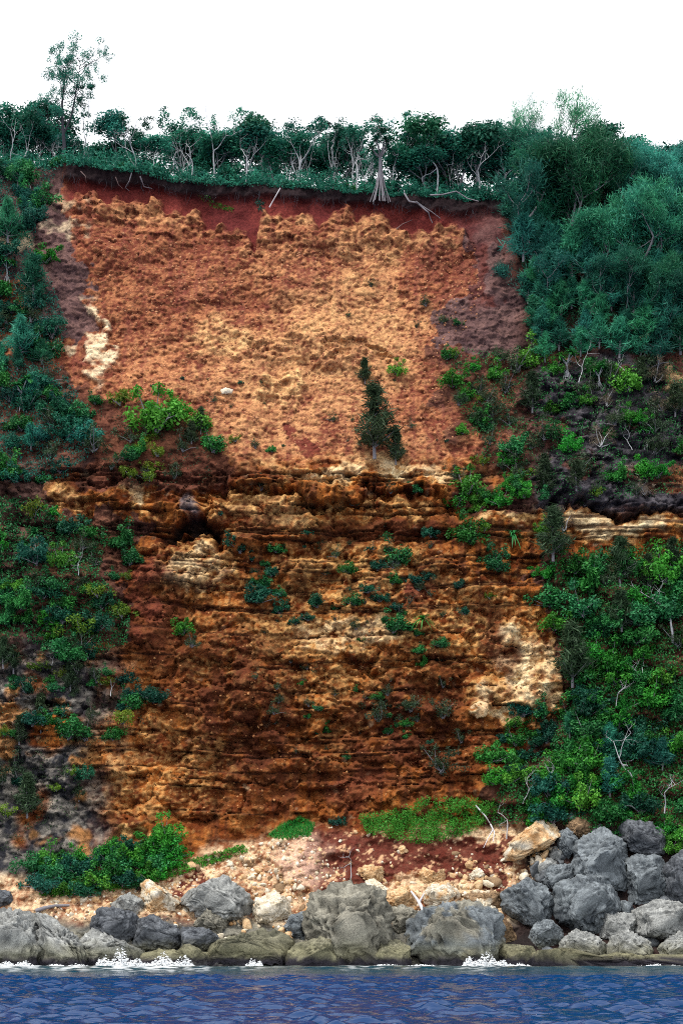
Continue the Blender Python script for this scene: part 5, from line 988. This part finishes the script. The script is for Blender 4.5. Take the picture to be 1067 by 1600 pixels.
def fringe(u0, u1, n_, label, seed):
    r = np.random.default_rng(seed); mb = MB()
    for k in range(n_):
        u_ = r.uniform(u0, u1); v_ = np.interp(u_, EDGE_U, EDGE_V) + r.uniform(4, 14); ln = r.uniform(5, 22); pts = np.array([(u_, v_), (u_ + r.normal(0, 3), v_ + ln * .5), (u_ + r.normal(0, 5), v_ + ln)])
        w_ = hit(pts[:, 0], pts[:, 1]); yy = w_[0, 1] - .15; x_, z_ = px2w(pts[:, 0], pts[:, 1], yy); tube(mb, np.stack([x_, np.full(3, yy), z_], -1), [.022, .016, .008], 3)
    return tag(link('hanging_roots', mb.mesh('hanging_roots'), M_BARKD), label, 'roots', kind='stuff')
fringe(95, 420, 60, 'fine roots hanging from the turf lip, left half', 5); fringe(420, 785, 70, 'fine roots hanging from the turf lip, right half', 6)
def proproot(r):
    hd = []; st = MB(); tube(st, [[0, 0, 2.6], [.1, 0, 4], [.2, 0, 5.2]], [.28, .24, .2], 7); ro = MB()
    for k in range(22):
        a = k * 6.28 / 22 + r.uniform(-.1, .1); R_ = r.uniform(.7, 1.3); tube(ro, [[.15 * math.cos(a), .15 * math.sin(a), 3.4 + r.uniform(-.5, .6)], [.45 * R_ * math.cos(a), .45 * R_ * math.sin(a), 1.4], [R_ * math.cos(a), R_ * math.sin(a), -.5]], [.07, .065, .06], 5)
    for k in range(7):
        a = k * .9; e = np.array([math.cos(a) * r.uniform(1, 2.2), math.sin(a) * 1.2, r.uniform(5.8, 7.4)]); tube(st, [[.15, 0, 4.8], e * [.5, .5, .88], e], [.12, .09, .07], 5); mb = MB(); rosette(mb, r, e, 1.1); hd.append(('leaf_head', finish(mb, 'leaf_head'), M_DARK))
    return hd + [ ('trunk', finish(st, 'trunk'), M_BARKG), ('prop_roots', finish(ro, 'prop_roots'), M_BARKG)]
kit('proproot', proproot, 1); NAMES['proproot'] = 'prop_rooted_tree'; CATS['proproot'] = 'tree'
h = hit(594, 312)[0]; plant('proproot', (h[0], h[1] - .3, h[2]), 1.0, 'tree standing on a cone of pale prop roots at the brink', var=0)

# ------------------------------------------------------------------ surf
def surf(u0, u1, hgt, y_, label, seed):
    r = np.random.default_rng(seed); v, f = ico(1); mb = MB(); x0 = (u0 - CX) / F * y_; x1 = (u1 - CX) / F * y_; cx_ = (x0 + x1) / 2; n_ = int((x1 - x0) * 300)
    for k in range(n_):
        t_ = r.random(); x_ = x0 + (x1 - x0) * t_; hh = hgt * (math.sin(math.pi * t_) ** .5) * (.35 + .9 * abs(math.sin(7 * t_ + seed)) * r.random()); a = r.random() ** 1.6
        s_ = (.025 + .09 * r.random() ** 2) * (1.15 - .6 * a); mb.add(v * s_ * np.array([1.7, 1.3, .75]) * r.uniform(.7, 1.3, 3) + [x_ - cx_, r.normal(0, .35), hh * a], f)
    return tag(link('breaking_wave', mb.mesh('breaking_wave', True), M_FOAM, loc=(cx_, y_, 0.05)), label, 'wave', kind='stuff')
surf(150, 225, 1.7, 192.6, 'white wave breaking against the left shore ledge', 1); surf(222, 305, 1.35, 192.2, 'white wave running right from the left break', 2); surf(-10, 62, .7, 191.2, 'low white foam under the headland rock', 3)
surf(722, 792, 1.6, 192.6, 'white splash at the foot of the broad grey boulder', 4); surf(383, 412, .9, 192.4, 'small white splash below the low olive boulder', 5); surf(60, 150, .4, 191.2, 'thin foam line left of the main break', 6); surf(790, 830, .45, 193.2, 'thin foam under the brown-grey rounded rock', 7); surf(990, 1067, .3, 193.2, 'thin foam along the right shore ledge', 8); surf(560, 700, .3, 192.6, 'thin foam line under the middle boulders', 9)
